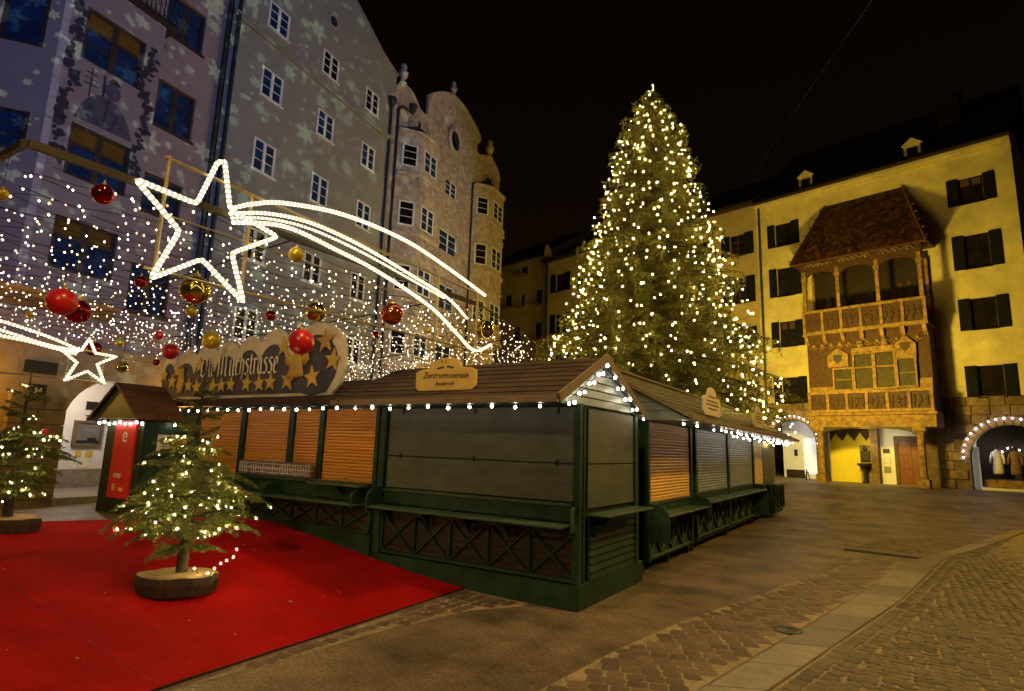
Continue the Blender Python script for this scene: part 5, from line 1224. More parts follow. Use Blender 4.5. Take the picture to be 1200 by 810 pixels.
for k in range(60): scroll(rs.uniform(15.2,18.2) if k%2 else rs.uniform(23.8,26.8), rs.uniform(18.3,19.4), -.03, rs.uniform(.1,.25), rs.uniform(0,6.3), 1.0, .035)
b.build('stucco_ornament', M['rococo2'], HB, smooth=True, local=True, stuff=True)
b = MB()
for rr, y in ((.78,-.10),(.66,-.14)): b.tube([(20.75+rr*.86*math.cos(t),y,19.75+rr*math.sin(t)) for t in np.linspace(0,2*math.pi,25)], .075, 6)
rw = b.build('oval_window', M['rococo2'], HB, smooth=True, local=True)
b = MB(); b.prism([(20.75+.50*math.cos(t),-.04,19.75+.62*math.sin(t)) for t in np.linspace(0,2*math.pi,21)[:-1]], (0,.03,0)); b.build('pane', M['glassd'], rw, local=True)
def finial(s, z, k=1.0):
    b = MB(); b.lathe([(.16*k,0),(.20*k,.08*k),(.09*k,.2*k),(.12*k,.3*k),(.21*k,.5*k),(.22*k,.62*k),(.12*k,.75*k),(.15*k,.86*k),(.13*k,1.0*k),(.04*k,1.08*k)], (s,.05,z), 10); b.build('roof_statue', M['rococo2'], HB, smooth=True, local=True)
finial(15.55, 20.12, 1.15); finial(20.55, 22.48, .95); finial(25.55, 20.95, 1.3)
pipe(HB, 15.2, 4.3, 18.6, r=.06); b = MB(); b.tube([(15.2,-.09,18.6),(15.5,-.09,18.9),(16.2,-.12,19.0)], .06, 8); b.lathe([(.06,-.35),(.2,-.1),(.26,.15)], (16.3,-.14,19.25), 10); b.build('drain_hopper', M['pipe'], HB, local=True)
pipe(HB, 23.2, 4.3, 18.2, r=.06); b = MB(); b.tube([(23.2,-.09,18.2),(23.5,-.09,18.35),(25.2,-.12,18.9)], .055, 8); b.lathe([(.06,-.3),(.18,-.1),(.24,.15)], (25.2,-.14,19.15), 10); b.build('drain_hopper', M['pipe'], HB, local=True)
b = MB(); wall_holes(b, 14.97, 27.1, 0, 4.3, [(15.8,18.6,0,3.7),(19.4,22.4,0,3.7),(23.4,26.4,0,3.7)], depth=.8)
for c_, r_ in ((17.2,1.4),(20.9,1.5),(24.9,1.5)): arch_fill(b, c_, r_, 2.0, 3.7, 0, .8)
b.build('arcade_wall', M['amber'], HB, local=True)
b = MB(); b.box(16,27,2.6,2.7,.3,4.2); b.build('inner_wall', M['amber'], HB, local=True)
# ------------------------------------------------------------------ yellow houses at the end of the square
GA, GP = -0.252081, (3.45, 36.8)
def g_thing(name, label, cat, group=None): return thing(name, label, cat, (GP[0],GP[1],0), GA, group)
YH = g_thing('yellow_house', 'yellow plastered house with dark shutters carrying the richly carved oriel with a shingled roof', 'house')
zb = .80
wR = [(.50,1.52,15.34,16.72),(.50,1.52,11.88,13.62),(.50,1.52,8.72,10.28),(.50,1.52,5.32,6.85)]
wL = [(-9.0,-8.02,15.28,16.72),(-9.0,-8.02,12.02,13.80),(-9.0,-8.02,8.82,10.36),(-9.0,-8.02,5.36,6.88)]
b = MB(); wall_holes(b, -10.2, 2.76, 5.35, 18.1, wR+wL, depth=.2); b.build('wall', M['yellow'], YH, local=True)
def shuttered(parent, a, c, d, e, lw=.49, lit=False):
    window(parent, a, d, c-a, e-d, M['shutterd'], M['glassd'], 2, 2, y=.10, fw_=.06, transom=.66, panes_top=M['ambpane'] if lit else None, casing=M['shutterd'])
    for (x0, x1) in ((a-lw,a-.01),(c+.01,c+lw)):
        b = MB(); b.box(x0,x1,-.06,-.02,d-.05,e+.03); b.box(x0+.05,x1-.05,-.075,-.061,d+.05,d+(e-d)*.46); b.box(x0+.05,x1-.05,-.075,-.061,d+(e-d)*.54,e-.08); b.build('shutter', M['shutterd'], parent, local=True, bevel=.006)
for i, (a,c,d,e) in enumerate(wR): shuttered(YH, a,c,d,e, lit=(i==0))
for i, (a,c,d,e) in enumerate(wL): shuttered(YH, a,c,d,e, lit=(i==2))
b = MB(); b.box(-10.2,2.76,-.30,-.002,18.1,18.28); b.box(-10.2,2.76,-.12,-.002,17.9,18.1); b.build('eave_cornice', M['yellow'], YH, local=True)
b = MB(); b.box(-10.2,2.8,-.46,-.1,18.285,18.42); b.build('gutter', M['darkwood'], YH, local=True)
b = MB(); b.add([(-10.2,-.4,18.43),(2.9,-.4,18.43),(2.9,7,24.5),(-10.2,7,24.5)],[(0,1,2,3)]); b.add([(2.9,-.4,18.43),(2.9,7,24.5),(2.9,7,18.43)],[(0,1,2)]); b.build('roof', M['roofdark'], YH, local=True)
for s_ in (-7.05,-1.37,4.6):
    z0 = 18.55; y0 = .15; b = MB()
    if s_ < 3:
        for x0,x1,za,zb_ in ((s_-.40,s_-.26,z0,z0+.95),(s_+.26,s_+.40,z0,z0+.95),(s_-.26,s_+.26,z0+.82,z0+.95)): b.box(x0,x1,y0,y0+.16,za,zb_)
        b.prism([(s_-.50,y0-.03,z0+.955),(s_+.50,y0-.03,z0+.955),(s_,y0-.03,z0+1.36)], (0,.12,0)); dm = b.build('dormer', M['yellow'], YH, local=True)
        b = MB(); b.box(s_-.26,s_+.26,y0+.08,y0+.10,z0,z0+.82); b.build('pane', M['glassd'], dm, local=True)
        b = MB(); b.box(s_-.4,s_+.4,y0+.161,y0+1.4,z0,z0+.9); b.prism([(s_-.5,y0+.161,z0+.96),(s_+.5,y0+.161,z0+.96),(s_,y0+.161,z0+1.38)], (0,1.4,0)); b.build('dormer_roof', M['roofdark'], dm, local=True)
b = MB(); b.box(-.6,.5,3.2,4.0,20.5,23.2); b.box(-.7,.6,3.1,4.1,23.2,23.4); b.build('chimney', M['chim'], YH, local=True)
pipe(YH, -9.95, 1.0, 18.2, y=-.12, r=.075)
# rusticated stone ground floor: single blocks
ah = [(-9.85,-7.25,zb,4.40),(-6.7,-1.9,zb,4.2),(-.12,3.12,zb,4.1)]
b = MB(); wall_holes(b, -10.2, 3.4, .4, 5.35, ah, depth=.45); arch_fill(b, -8.55, 1.30, 3.05, 4.40, 0, .45, ry=1.28); arch_fill(b, 1.5, 1.62, 2.35, 4.1, 0, .45, ry=1.62); b.build('ground_floor_wall', M['rustic'], YH, local=True)
rs = random.Random(8)
for r_ in range(10):
    z0 = zb+.05+r_*.45; x = -1.45-(.25 if r_%2 else 0)
    while x < 2.7:
        w = rs.uniform(.6,1.0); x1 = min(x+w, 2.72); xa = max(x,-1.42)
        cx_, cz_ = (xa+x1)/2, z0+.22
        hit_ = (-.35 < x1 and xa < 3.2 and cz_ < 2.5 and x1 > -.18) or (math.hypot(max(0,abs(cx_-1.5)-(x1-xa)/2), max(0,cz_-2.35-.2)) < 1.75 and cz_ > 2.1)
        if not hit_ and x1-xa > .15 and z0 < 5.0: q = MB(); q.box(xa, x1-.025, -.06-rs.uniform(0,.03), -.003, z0, z0+.425); q.build('stone_block', M['rustic'], YH, local=True, bevel=.02)
        x = x1 if x1 < 2.72 else 9
b = MB(); n = 17
for i in range(n):
    a0, a1 = math.pi*i/n+.012, math.pi*(i+1)/n-.012; P_ = [(1.5+1.60*math.cos(a0),2.35+1.60*math.sin(a0)),(1.5+2.0*math.cos(a0),2.35+2.0*math.sin(a0)),(1.5+2.0*math.cos(a1),2.35+2.0*math.sin(a1)),(1.5+1.60*math.cos(a1),2.35+1.60*math.sin(a1))]
    if min(p[0] for p in P_) > 3.3: continue
    q = MB(); q.prism([(p[0],-.10,p[1]) for p in P_], (0,.098,0)); q.build('arch_stone', M['pierstone'], YH, local=True, bevel=.012)
for i in range(n):
    a0, a1 = math.pi*i/n+.012, math.pi*(i+1)/n-.012; P_ = [(-8.55+r_*math.cos(a),3.05+.98*r_*math.sin(a)) for r_,a in ((1.30,a0),(1.58,a0),(1.58,a1),(1.30,a1))]
    q = MB(); q.prism([(p[0],-.07,p[1]) for p in P_], (0,.068,0)); q.build('arch_stone', M['stone'], YH, local=True, bevel=.012)
b = MB(); b.box(-10.2,3.4,.46,3.2,.55,.84); b.build('arcade_floor', M['greyst'], YH, local=True)
b = MB(); b.box(-10.2,3.6,.47,3.2,4.42,4.5); b.build('arcade_ceiling', M['rustic'], YH, local=True)
# right arch: clothes shop window with coats
b = MB(); b.box(-.2,3.4,1.9,2.0,.84,4.4); b.build('shop_back', M['darkin'], YH, local=True)
b = MB(); b.quad((-.119,.46,.842),(-.119,1.88,.842),(-.119,1.88,3.3),(-.119,.46,3.0)); b.box(-.10,.16,.5,.55,.84,2.9); b.build('lit_jamb', M['shoplit'], YH, local=True)
b = MB(); b.box(-.12,3.3,.50,1.85,.84,.95); b.build('shop_step', M['whitewall'], YH, local=True)
b = MB(); b.box(.2,3.3,.75,1.6,.951,1.33); b.build('shop_plinth', M['stone'], YH, local=True)
b = MB(); b.box(.2,3.3,.9,1.6,1.331,1.38); b.build('display_ledge', M['darkwood'], YH, local=True)
def coat(s_, z0, h, mt, lab):
    t = g_thing('mannequin', lab, 'mannequin'); b = MB(); y = 1.35
    b.lathe([(.20,0),(.215,.10*h),(.19,.35*h),(.165,.52*h),(.185,.66*h),(.20,.76*h),(.17,.82*h),(.07,.86*h),(.055,.9*h)], (s_,y,z0+.12*h), 12, 1.05, .6); 
    for q in (-1,1): b.tube([(s_+q*.17,y,z0+.90*h),(s_+q*.25,y-.03,z0+.70*h),(s_+q*.27,y-.10,z0+.5*h)], [.07,.06,.05], 8)
    b.build('coat', mt, t, smooth=True, local=True)
    b = MB(); b.ball((s_,y,z0+1.08*h), .085, 10, 8, (1,1,1.25)); b.build('head', M['darkin'], t, smooth=True, local=True)
    b = MB(); b.tube([(s_,y,z0-.04),(s_,y,z0+.14*h)], .02, 6); b.lathe([(.14,0),(.14,.02)], (s_,y,z0-.06), 12); b.build('stand', M['iron'], t, local=True)
coat(.74, 1.45, 1.35, M['coatw'], 'mannequin in a pale belted coat in the arched shop window'); coat(1.42, 1.45, 1.30, M['coatb'], 'mannequin in a brown coat beside the pale coat in the shop window')
b = MB(); b.ball((2.3,1.3,1.47), .09, 10, 6, (2.2,1,.9)); o = b.build('folded_scarf', M['redpanel'], None, smooth=True, local=True); o.location = (GP[0],GP[1],0); o.rotation_euler = (0,0,GA); tag(o, 'red folded scarf lying on the shop window ledge', 'scarf')
def g_world(s_, y, z): c, n_ = math.cos(GA), math.sin(GA); return (GP[0]+c*s_-n_*y, GP[1]+n_*s_+c*y, z)
light_string('arch of violet white bulbs round the shop window on the right', [g_world(1.5+1.86*math.cos(a), -.16, 2.35+1.86*math.sin(a)+.06) for a in np.linspace(math.pi+.02, .15, 19)], 'bulb arches on the yellow house', BULBV, drop=.0, scale=1.5)
light_string('arch of white bulbs over the lit doorway left of the oriel', [g_world(-8.55+1.46*math.cos(a), -.14, 3.05+1.44*math.sin(a)+.04) for a in np.linspace(math.pi-.2, -.1, 17)], 'bulb arches on the yellow house', BULB, drop=0.0, scale=1.4)
light_string('drooping string of bulbs inside the arched shop window', [g_world(.9+i*.22, 1.75, 2.72+.22*math.sin(i*.9)) for i in range(9)], 'bulb strings in the shop window', BULB, drop=0, scale=1.3)
# left arch: bright shop passage
b = MB(); b.box(-10.2,-7.0,2.6,2.7,.84,4.4); b.build('passage_wall', M['shoplit'], YH, local=True)
b = MB(); b.box(-8.9,-7.95,2.54,2.598,1.1,3.3); b.build('lit_window', M['screenlit'], YH, local=True)
b = MB(); b.box(-7.9,-7.6,2.4,2.598,.84,3.4); b.box(-10.0,-8.9,2.50,2.598,.84,1.35); b.box(-9.5,-9.3,2.55,2.598,2.2,2.6); b.build('shop_fitting', M['darkwood'], YH, local=True)
sgb = g_thing('pavement_sign', 'small dark leaning board standing in the lit passage', 'sign board'); b = MB(); b.bar((-8.0,.3,.80),(-8.12,.75,1.35),.05,.30); b.bar((-7.9,.6,.82),(-8.05,.72,1.3),.04,.04); b.build('board', M['darkwood'], sgb, local=True)
# ---- the oriel
d0 = 1.70
fr = -d0
b = MB(); b.box(-6.98,-1.02,fr,-.003,3.80,4.58); b.build('lintel', M['stone'], YH, local=True)
b = MB(); b.box(-7.05,-.95,fr-.08,fr+.0,4.42,4.56); b.box(-4.9,-3.2,fr-.035,fr-.002,4.10,4.2); b.build('lintel_moulding', M['stone'], YH, local=True)
for s_ in (-6.50,-1.78):
    b = MB(); b.box(s_-.24,s_+.24,fr+.02,fr+.55,zb-.05,1.25); b.lathe([(.19,1.25),(.21,1.35),(.17,1.45),(.165,3.3),(.2,3.4),(.26,3.6)], (s_,fr+.28,0), 8); b.box(s_-.28,s_+.28,fr+.0,fr+.58,3.60,3.797); b.build('column', M['stone'], YH, local=True)
b = MB(); arch_fill(b, -4.14, 2.12, 3.42, 3.80, fr+.02, .5, ry=.34); b.build('porch_arch', M['darkwood'], YH, local=True)
# lower storey: frescoes, stone window, balustrade
b = MB(); b.box(-6.92,-1.06,fr+.30,-.003,4.59,8.95); b.build('oriel_body', M['fresco'], YH, local=True)
for s0,s1 in ((-6.90,-5.62),(-2.25,-1.08)):
    b = MB(); b.box(s0,s1,fr+.24,fr+.298,5.75,6.02 if s0 < -5 else 6.25); b.build('stone_band', M['stone'], YH, local=True)
    b = MB(); c_ = (s0+s1)/2; rs2 = random.Random(int(s0*10)); yo = 0
    for k in range(1):   # painted standing figure
        for (pp, yo) in (([(c_-.32,6.3),(c_-.1,7.1),(c_-.25,7.7),(c_+.05,7.95),(c_+.3,7.6),(c_+.12,7.1),(c_+.38,6.3),(c_+.15,6.3),(c_+.02,6.9),(c_-.15,6.3)],.004),([(c_-.02+.12*math.cos(t),8.08+.15*math.sin(t)) for t in np.linspace(0,2*math.pi,11)[:-1]],.006)): b.add([(p[0],fr+.298-yo,p[1]) for p in pp],[tuple(range(len(pp)))])
    b.bar((c_+.45,fr+.29,6.3),(c_-.2,fr+.29,8.4),.05,.006,upv=(0,1,0)); b.build('painted_figure', M['relief'], YH, local=True, stuff=True)
wf = [(-5.55,-4.62,5.80,6.95,1),(-4.52,-3.62,5.80,7.70,2),(-3.52,-2.62,5.82,7.72,2),(-2.52,-1.72 ,5.85,7.28,1)]
b = MB()
for (a,c,d,e,k) in wf:
    a+= .0
    b.box(a-.06,a+.03,fr+.1,fr+.298,d-.05,e+.08); b.box(c-.03,c+.06,fr+.1,fr+.299,d-.05,e+.08); b.box(a+.03,c-.03,fr+.12,fr+.297,e-.02,e+.08); b.box(a+.03,c-.03,fr+.08,fr+.296,d-.06,d+.03)
    if k == 2: b.box(a+.03,c-.03,fr+.12,fr+.297,6.92,7.0)
    else: b.box(a+.03,c-.03,fr+.2,fr+.296,(d+e)/2-.02,(d+e)/2+.02)
sw = b.build('stone_window_frame', M['stone'], YH, local=True)
for (a,c,d,e,k) in wf:
    for za, ze in (((d,6.92),(7.0,e)) if k == 2 else ((d,(d+e)/2),((d+e)/2,e))):
        q = MB(); q.box(a+.035,c-.035,fr+.22,fr+.26,za+.035,ze-.03); q.build('leaded_pane', M['glassv'], sw, local=True)
b = MB()
for cx_, w, z0, h in ((-5.3,1.05,6.98+.1,1.05),(-2.1,.95,7.36,1.1)):
    b.prism([(cx_-w/2,fr+.12,z0),(cx_+w/2,fr+.12,z0),(cx_+w/2,fr+.12,z0+h*.6),(cx_+w*.28,fr+.12,z0+h*.8),(cx_,fr+.12,z0+h),(cx_-w*.28,fr+.12,z0+h*.8),(cx_-w/2,fr+.12,z0+h*.6)], (0,.17,0))
b.box(-4.6,-2.6,fr+.1,fr+.296,7.80,8.05)
for cx_ in (-4.15,-3.0): b.lathe([(.15,0),(.19,.12),(.12,.25),(.16,.34),(.03,.42)], (cx_,fr+.18,8.05), 8)
b.build('carved_crest', M['stone'], YH, local=True)
for cx_, zc, mt in ((-5.3,7.55,M['iron']),(-2.1,7.92,M['relief'])):
    b = MB(); b.prism([(cx_-.22,fr+.09,zc+.2),(cx_+.22,fr+.09,zc+.2),(cx_+.2,fr+.09,zc-.1),(cx_,fr+.09,zc-.3),(cx_-.2,fr+.09,zc-.1)], (0,.03,0)); b.prism([(p[0],fr+.075,p[1]) for p in star_pts(cx_,zc,.17,.2,.35,4)], (0,.014,0)); b.build('coat_of_arms', mt, YH, local=True)
def balustrade(z0, z1, s0, s1, n, y, dep):
    w = (s1-s0)/n
    b = MB(); b.box(s0-.08,s1+.08,y-.06,y+dep,z1-.12,z1+.02); b.box(s0-.08,s1+.08,y-.06,y+dep,z0-.02,z0+.12); b.build('balustrade_rail', M['stone'], YH, local=True)
    for i in range(n+1):
        b = MB(); x = s0+i*w; b.box(x-.07,x+.07,y-.03,y+dep*.8,z0+.121,z1-.121); b.build('balustrade_post', M['stone'], YH, local=True)
    for i in range(n):
        a, c = s0+i*w+.071, s0+(i+1)*w-.071; b = MB(); b.box(a,c,y+.06,y+dep*.7,z0+.121,z1-.121); rs = random.Random(i*7+int(z0*10)); m_ = (a+c)/2; zc = (z0+z1)/2
        for k in range(3):      # little carved figures in relief
            xx = a+(c-a)*(k+.5)/3; hh = (z1-z0)*.34*rs.uniform(.8,1.1); b.ball((xx,y+.055,zc+hh*.55),.075,7,5,(1,.6,1.1)); b.ball((xx,y+.06,zc-hh*.05),.10,7,5,(1,.6,1.9)); b.tube([(xx,y+.05,zc),(xx+rs.uniform(-.16,.16),y+.03,zc-hh*.9)],.035,5); b.tube([(xx,y+.05,zc+.12),(xx+rs.uniform(-.2,.2),y+.03,zc+rs.uniform(-.1,.3))],.03,5)
        b.build('relief_panel', M['relief'], YH, smooth=False, local=True)
balustrade(4.60, 5.70, -6.85, -1.12, 6, fr, .30)
# loggia
b = MB(); b.box(-7.02,-.98,fr-.06,-.003,8.955,9.02); b.build('loggia_floor', M['stone'], YH, local=True)
for i in range(7):
    x = -6.85+i*.945; b = MB(); b.prism([(x-.09,fr-.05,8.95),(x-.09,fr+.29,8.95),(x-.09,fr+.29,8.45),(x-.09,fr+.1,8.6)], (.18,0,0)); b.build('console', M['stone'], YH, local=True)
balustrade(9.03, 10.35, -6.9, -1.08, 6, fr-.02, .2)
for s_ in (-6.82,-5.05,-3.1,-1.16):
    b = MB(); b.box(s_-.09,s_+.09,fr+.03,fr+.19,10.371,12.75); b.box(s_-.14,s_+.14,fr+.0,fr+.24,12.2,12.4); b.build('loggia_post', M['stone'], YH, local=True)
for s_ in (-6.82,-1.16):
    b = MB(); b.box(s_-.07,s_+.07,-.25,-.1,9.03,12.75); b.build('loggia_post', M['stone'], YH, local=True)
b = MB(); b.box(-6.9,-1.08,-.06,-.004,9.03,13.2); b.build('loggia_back', M['shadefresco'], YH, local=True)
b = MB(); rs = random.Random(4)
for k in range(9):
    x = rs.uniform(-6.4,-1.6); b.ball((x,-.09,11.3+rs.uniform(-.2,.4)),.13,8,6,(1,.25,1.1)); b.ball((x,-.09,10.75),.22,8,6,(1,.2,2.2))
b.build('painted_figure', M['fresco'], YH, local=True, stuff=True)
b = MB(); b.box(-7.0,-1.0,fr-.04,fr+.25,12.76,13.25)
b.build('loggia_beam', M['relief'], YH, local=True)
b = MB()
for a, c in ((-6.7,-5.2),(-4.9,-3.25),(-2.95,-1.3)):       # carved tracery hanging below the eave
    n = 3
    for i in range(n):
        x = a+(c-a)*(i+.5)/n; r_ = (c-a)/n*.46; b.tube([(x+r_*math.cos(t),fr-.07,12.95+r_*.75*math.sin(t)) for t in np.linspace(0,math.pi,8)], .045, 5); b.ball((x,fr-.08,13.02),.09,7,5)
b.build('eave_carving', M['rustic'], YH, local=True)
for a, c in ((-6.73,-5.14),(-4.96,-3.19),(-3.01,-1.25)):
    b = MB(); arch_fill(b, (a+c)/2, (c-a)/2, 12.15, 12.755, fr+.05, .10, ry=.5); b.build('loggia_arch', M['relief'], YH, local=True)
b = MB(); b.box(-6.9,-1.08,fr+.305,-.08,8.60,8.94); b.build('soffit', M['darkwood'], YH, local=True)  # dark block painting in the shade under the loggia consoles
for k in range(12):
    x = -6.55+k*.455; q = MB(); q.ball((x,fr+.24,8.36),.10,7,5,(1,.6,1.1)); q.tube([(x-.16,fr+.26,8.28),(x,fr+.22,8.14),(x+.16,fr+.26,8.28)],.035,5); q.build('carved_boss', M['stone'], YH, local=True)
# shingled roof: hipped pent roof, every course of shingles built
E0, E1, E2, E3 = Vector((-7.42,fr-.30,13.22)), Vector((-.72,fr-.30,13.22)), Vector((-1.95,-.02,17.1)), Vector((-5.95,-.02,17.1))
W0, W1 = Vector((-7.42,-.02,13.3)), Vector((-.72,-.02,13.3))
b = MB(); b.add([E0,E1,E2,E3,W0,W1,Vector((E0.x,fr-.30,13.12)),Vector((E1.x,fr-.30,13.12))], [(0,1,2,3),(4,0,3),(1,5,2),(6,7,1,0)]); b.add([E0-Vector((0,0,.01)),E1-Vector((0,0,.01)),W1,W0],[(0,1,2,3)]); orf = b.build('oriel_roof', M['shingle'], YH, local=True)
b = MB(); rs = random.Random(12)
def shingle_face(a0, a1, t0, t1, rows, wd):
    nrm = (a1-a0).cross(t0-a0).normalized()
    if nrm.y > 0: nrm = -nrm
    for r_ in range(rows):
        f0, f1 = r_/rows, (r_+1.35)/rows; L0, L1 = a0.lerp(t0,f0), a1.lerp(t1,f0); U0, U1 = a0.lerp(t0,min(1,f1)), a1.lerp(t1,min(1,f1)); n = max(1,int((L1-L0).length/wd)); o = .5 if r_%2 else 0
        for i in range(n):
            u, v = (i+.04+o*.5)/(n+.5), (i+.96+o*.5)/(n+.5); k = rs.uniform(.02,.05)
            b.add([L0.lerp(L1,u)+nrm*k, L0.lerp(L1,(u+v)/2)+nrm*(k+.005)+(a0-t0).normalized()*.05, L0.lerp(L1,v)+nrm*k, U0.lerp(U1,v)+nrm*.006, U0.lerp(U1,u)+nrm*.006], [(0,1,2,3,4)])
shingle_face(E0,E1,E3,E2,24,.21); shingle_face(E1,W1,E2,E2+Vector((0.001,0.001,0)),22,.22); shingle_face(W0,E0,E3,E3+Vector((.001,.001,0)),22,.22)
b.build('shingles', M['shingle'], orf, local=True, stuff=True)
b = MB()
for e, t in ((E0,E3),(E1,E2)):
    b.bar(e+Vector((0,-.03,.03)), t+Vector((0,-.03,.03)), .09, .08)
    for k in range(7):
        p = e.lerp(t,(k+.3)/7); sx_ = -1 if e is E0 else 1; b.tube([p, p+Vector((sx_*.09,-.05,.10)), p+Vector((sx_*.16,-.05,.06))], [.035,.028,.04], 5)
b.build('hip_crockets', M['shingle'], orf, local=True, stuff=True)
# porch back: yellow wall, zigzag frieze, fountain, door
b = MB(); b.box(-6.85,-4.62,1.0,1.1,zb,4.3); b.build('porch_wall', M['yelwall'], YH, local=True)
b = MB(); b.box(-6.2,-5.6,.985,.998,2.2,2.9); b.build('painted_panel', M['yelwall'], YH, local=True)
b = MB(); pz = [(-6.85,4.0)]
for i in range(4): pz += [(-6.75+i*.62,3.15),(-6.44+i*.62,3.62)]
pz += [(-4.3,4.0)]; b.prism([(p[0],.90,p[1]) for p in pz], (0,.06,0)); b.build('zigzag_frieze', M['fresco'], YH, local=True)
b = MB(); b.box(-4.62,-4.25,.55,1.1,zb,4.2); b.build('porch_pier', M['rustic'], YH, local=True)
b = MB(); b.box(-4.24,-2.0,1.0,1.1,zb,4.2); b.build('porch_wall', M['whitewall'], YH, local=True)
b = MB(); b.box(-3.55,-3.38,.86,.998,zb,3.1); b.box(-3.55,-2.05,.86,.999,3.1,3.4); b.build('door_frame', M['rustic'], YH, local=True)
b = MB(); b.box(-3.38,-2.1,.93,.997,zb,3.1)
for k in range(2):
    for j in range(3): b.box(-3.30+k*.62,-2.78+k*.62,.90,.929,zb+.12+j*.76,zb+.78+j*.76)
b.build('door', M['reddoor'], YH, local=True)
for z0, h, mt in ((2.5,.22,'iron'),(1.95,.36,'poster'),(1.45,.34,'greyst')):
    q = g_thing('wall_notice', {'iron':'dark plaque highest on the white porch wall by the red door','poster':'pale paper notice on the white porch wall by the red door','greyst':'grey notice lowest on the white porch wall by the red door'}[mt], 'notice'); b = MB(); b.box(-4.12,-3.80,.96,.998,z0,z0+h); b.build('plate', M[mt], q, local=True)
fo = g_thing('drinking_fountain', 'dark wall fountain with basin on a pedestal in the porch', 'fountain')
b = MB(); b.box(-5.25,-4.66,.90,.999,zb,2.9); b.build('back_slab', M['pierstone'], fo, local=True)
b = MB(); b.lathe([(.14,0),(.16,.08),(.08,.2),(.09,.75),(.2,.9),(.36,1.0),(.37,1.1),(.30,1.1),(.25,1.04)], (-4.95,.55,zb), 12); b.build('basin', M['iron'], fo, local=True)
b = MB(); b.box(-5.2,-4.75,.75,.899,2.05,2.6); b.lathe([(.05,0),(.12,.1),(.05,.3)], (-4.97,.78,2.6), 8); b.build('spout_head', M['iron'], fo, local=True)
lamp('porch_lamp_light', 'POINT', g_world(-4.6,-.2,3.3), 38, (1.0,.8,.25), .1); lamp('porch_lamp_light', 'POINT', g_world(-3.3,.2,3.2), 14, (1.0,.85,.6), .1)
lamp('shop_lamp_light', 'POINT', g_world(-8.6,1.6,3.8), 14, (.95,.95,1.0), .15); lamp('shop_lamp_light', 'POINT', g_world(.3,.9,3.0), 14, (1.0,.9,.75), .1)
# ---- ochre row to the left, mostly behind the spruce
OR = g_thing('ochre_house', 'long ochre house with dark shutters, mostly hidden behind the giant spruce', 'house')
wo = []
for s_ in (-12.05,-15.2,-18.4,-21.6,-24.9):
    for z0, h in ((15.28,1.44),(12.02,1.7),(8.82,1.5),(5.36,1.5)): wo.append((s_,s_+1.0,z0,z0+h))
wo2 = [(-28.0,-26.95,15.65,17.2),(-28.0,-26.95,12.0,13.6),(-28.0,-26.95,8.6,10.1)]
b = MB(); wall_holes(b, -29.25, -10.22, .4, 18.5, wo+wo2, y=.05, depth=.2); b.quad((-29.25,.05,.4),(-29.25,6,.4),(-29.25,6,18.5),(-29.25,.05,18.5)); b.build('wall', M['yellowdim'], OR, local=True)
for (a,c,d,e) in wo+wo2:
    window(OR, a, d, c-a, e-d, M['darkwood'], M['glassd'], 2, 2, y=.12, fw_=.06, transom=.66, casing=M['darkwood'])
    for (x0,x1) in ((a-.62,a-.01),(c+.01,c+.62)): b = MB(); b.box(x0,x1,-.02,.03,d-.05,e+.03); b.box(x0+.06,x1-.06,-.035,-.021,d+.08,e-.1); b.build('shutter', M['shutterd'], OR, local=True)
b = MB(); b.box(-29.4,-10.22,-.45,.2,18.5,18.7); b.build('eave', M['darkwood'], OR, local=True)
b = MB(); b.add([(-29.5,-.45,18.72),(-10.22,-.45,18.72),(-10.22,6,23),(-27,6,23)],[(0,1,2,3)]); b.add([(-29.5,-.45,18.72),(-27,6,23),(-29.5,8,18.72)],[(0,1,2)]); b.build('roof', M['roofdark'], OR, local=True)
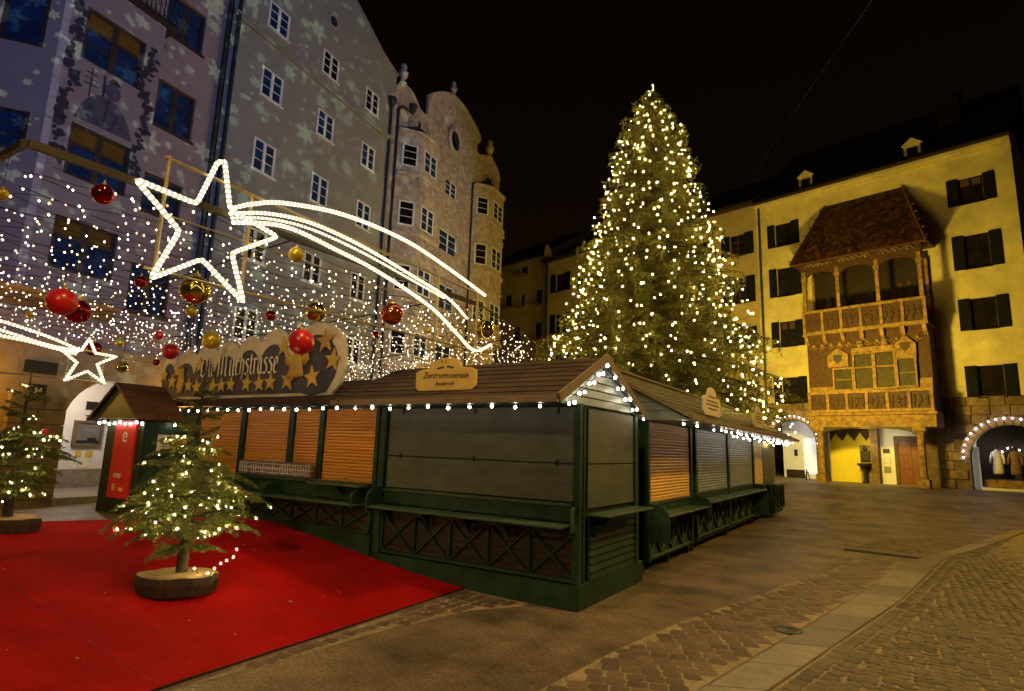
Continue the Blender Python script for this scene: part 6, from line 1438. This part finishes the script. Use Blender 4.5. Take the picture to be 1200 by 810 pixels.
b = MB(); b.box(-24.6,-23.5,3,4,19.5,22.6); b.build('chimney', M['chim'], OR, local=True)
pipe(OR, -29.0, 1, 18.4, y=-.06, r=.09)
b = MB(); b.prism([(-29.6,-.1,18.7),(-28.4,-.1,18.9),(-29.2,-.1,20.3)], (0,.3,0)); b.build('fire_wall', M['yellowdim'], OR, local=True)
FA = g_thing('far_house', 'far ochre house with small windows, between the stucco house and the spruce', 'house')
wf2 = [(-33.3,-32.4,18.25,19.1),(-35.4,-34.5,15.4,16.7),(-33.25,-32.7,15.2,16.4),(-31.2,-30.4,15.1,16.5),(-31.2,-30.4,11.9,13.4),(-34.0,-33.2,11.9,13.4),(-31.2,-30.4,8.6,10.0)]
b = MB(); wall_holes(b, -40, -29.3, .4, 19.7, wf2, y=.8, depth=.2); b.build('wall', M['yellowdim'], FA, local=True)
for (a,c,d,e) in wf2: window(FA, a, d, c-a, e-d, M['brownframe'], M['glassd'], 2, 2, y=.88, fw_=.06, casing=M['stone'])
b = MB(); b.box(-40,-29.3,.5,1.0,19.7,19.9); b.build('eave', M['darkwood'], FA, local=True)
b = MB(); b.add([(-40,.5,19.92),(-29.3,.5,19.92),(-29.3,7,24),(-40,7,24)],[(0,1,2,3)]); b.build('roof', M['roofdark'], FA, local=True)
b = MB(); b.box(-40,-29.3,.70,.798,14.2,14.45); b.box(-40,-29.3,.72,.799,10.9,11.1); b.build('string_course', M['yellowdim'], FA, local=True)
# dark house beyond the right edge and the overhead lamp wire
DH = g_thing('dark_house', 'unlit house at the right edge beyond the yellow house', 'house')
b = MB(); b.box(3.45,14,.02,6,.5,17.2); b.build('wall', M['rustic'], DH, local=True)
b = MB(); b.add([(3.45,-.3,17.22),(14,-.3,17.22),(14,6,22),(3.45,6,22)],[(0,1,2,3)]); b.build('roof', M['roofdark'], DH, local=True)
wr = MB(); wr.tube([(-6.5,36.5,18.6),(-3.0,28,17.6),(2.5,17,17.2),(9,6,18)], .010, 4); o = wr.build('overhead_wire', M['wire'], None); tag(o, 'thin dark wire crossing the black sky from the yellow house eave', 'wire')
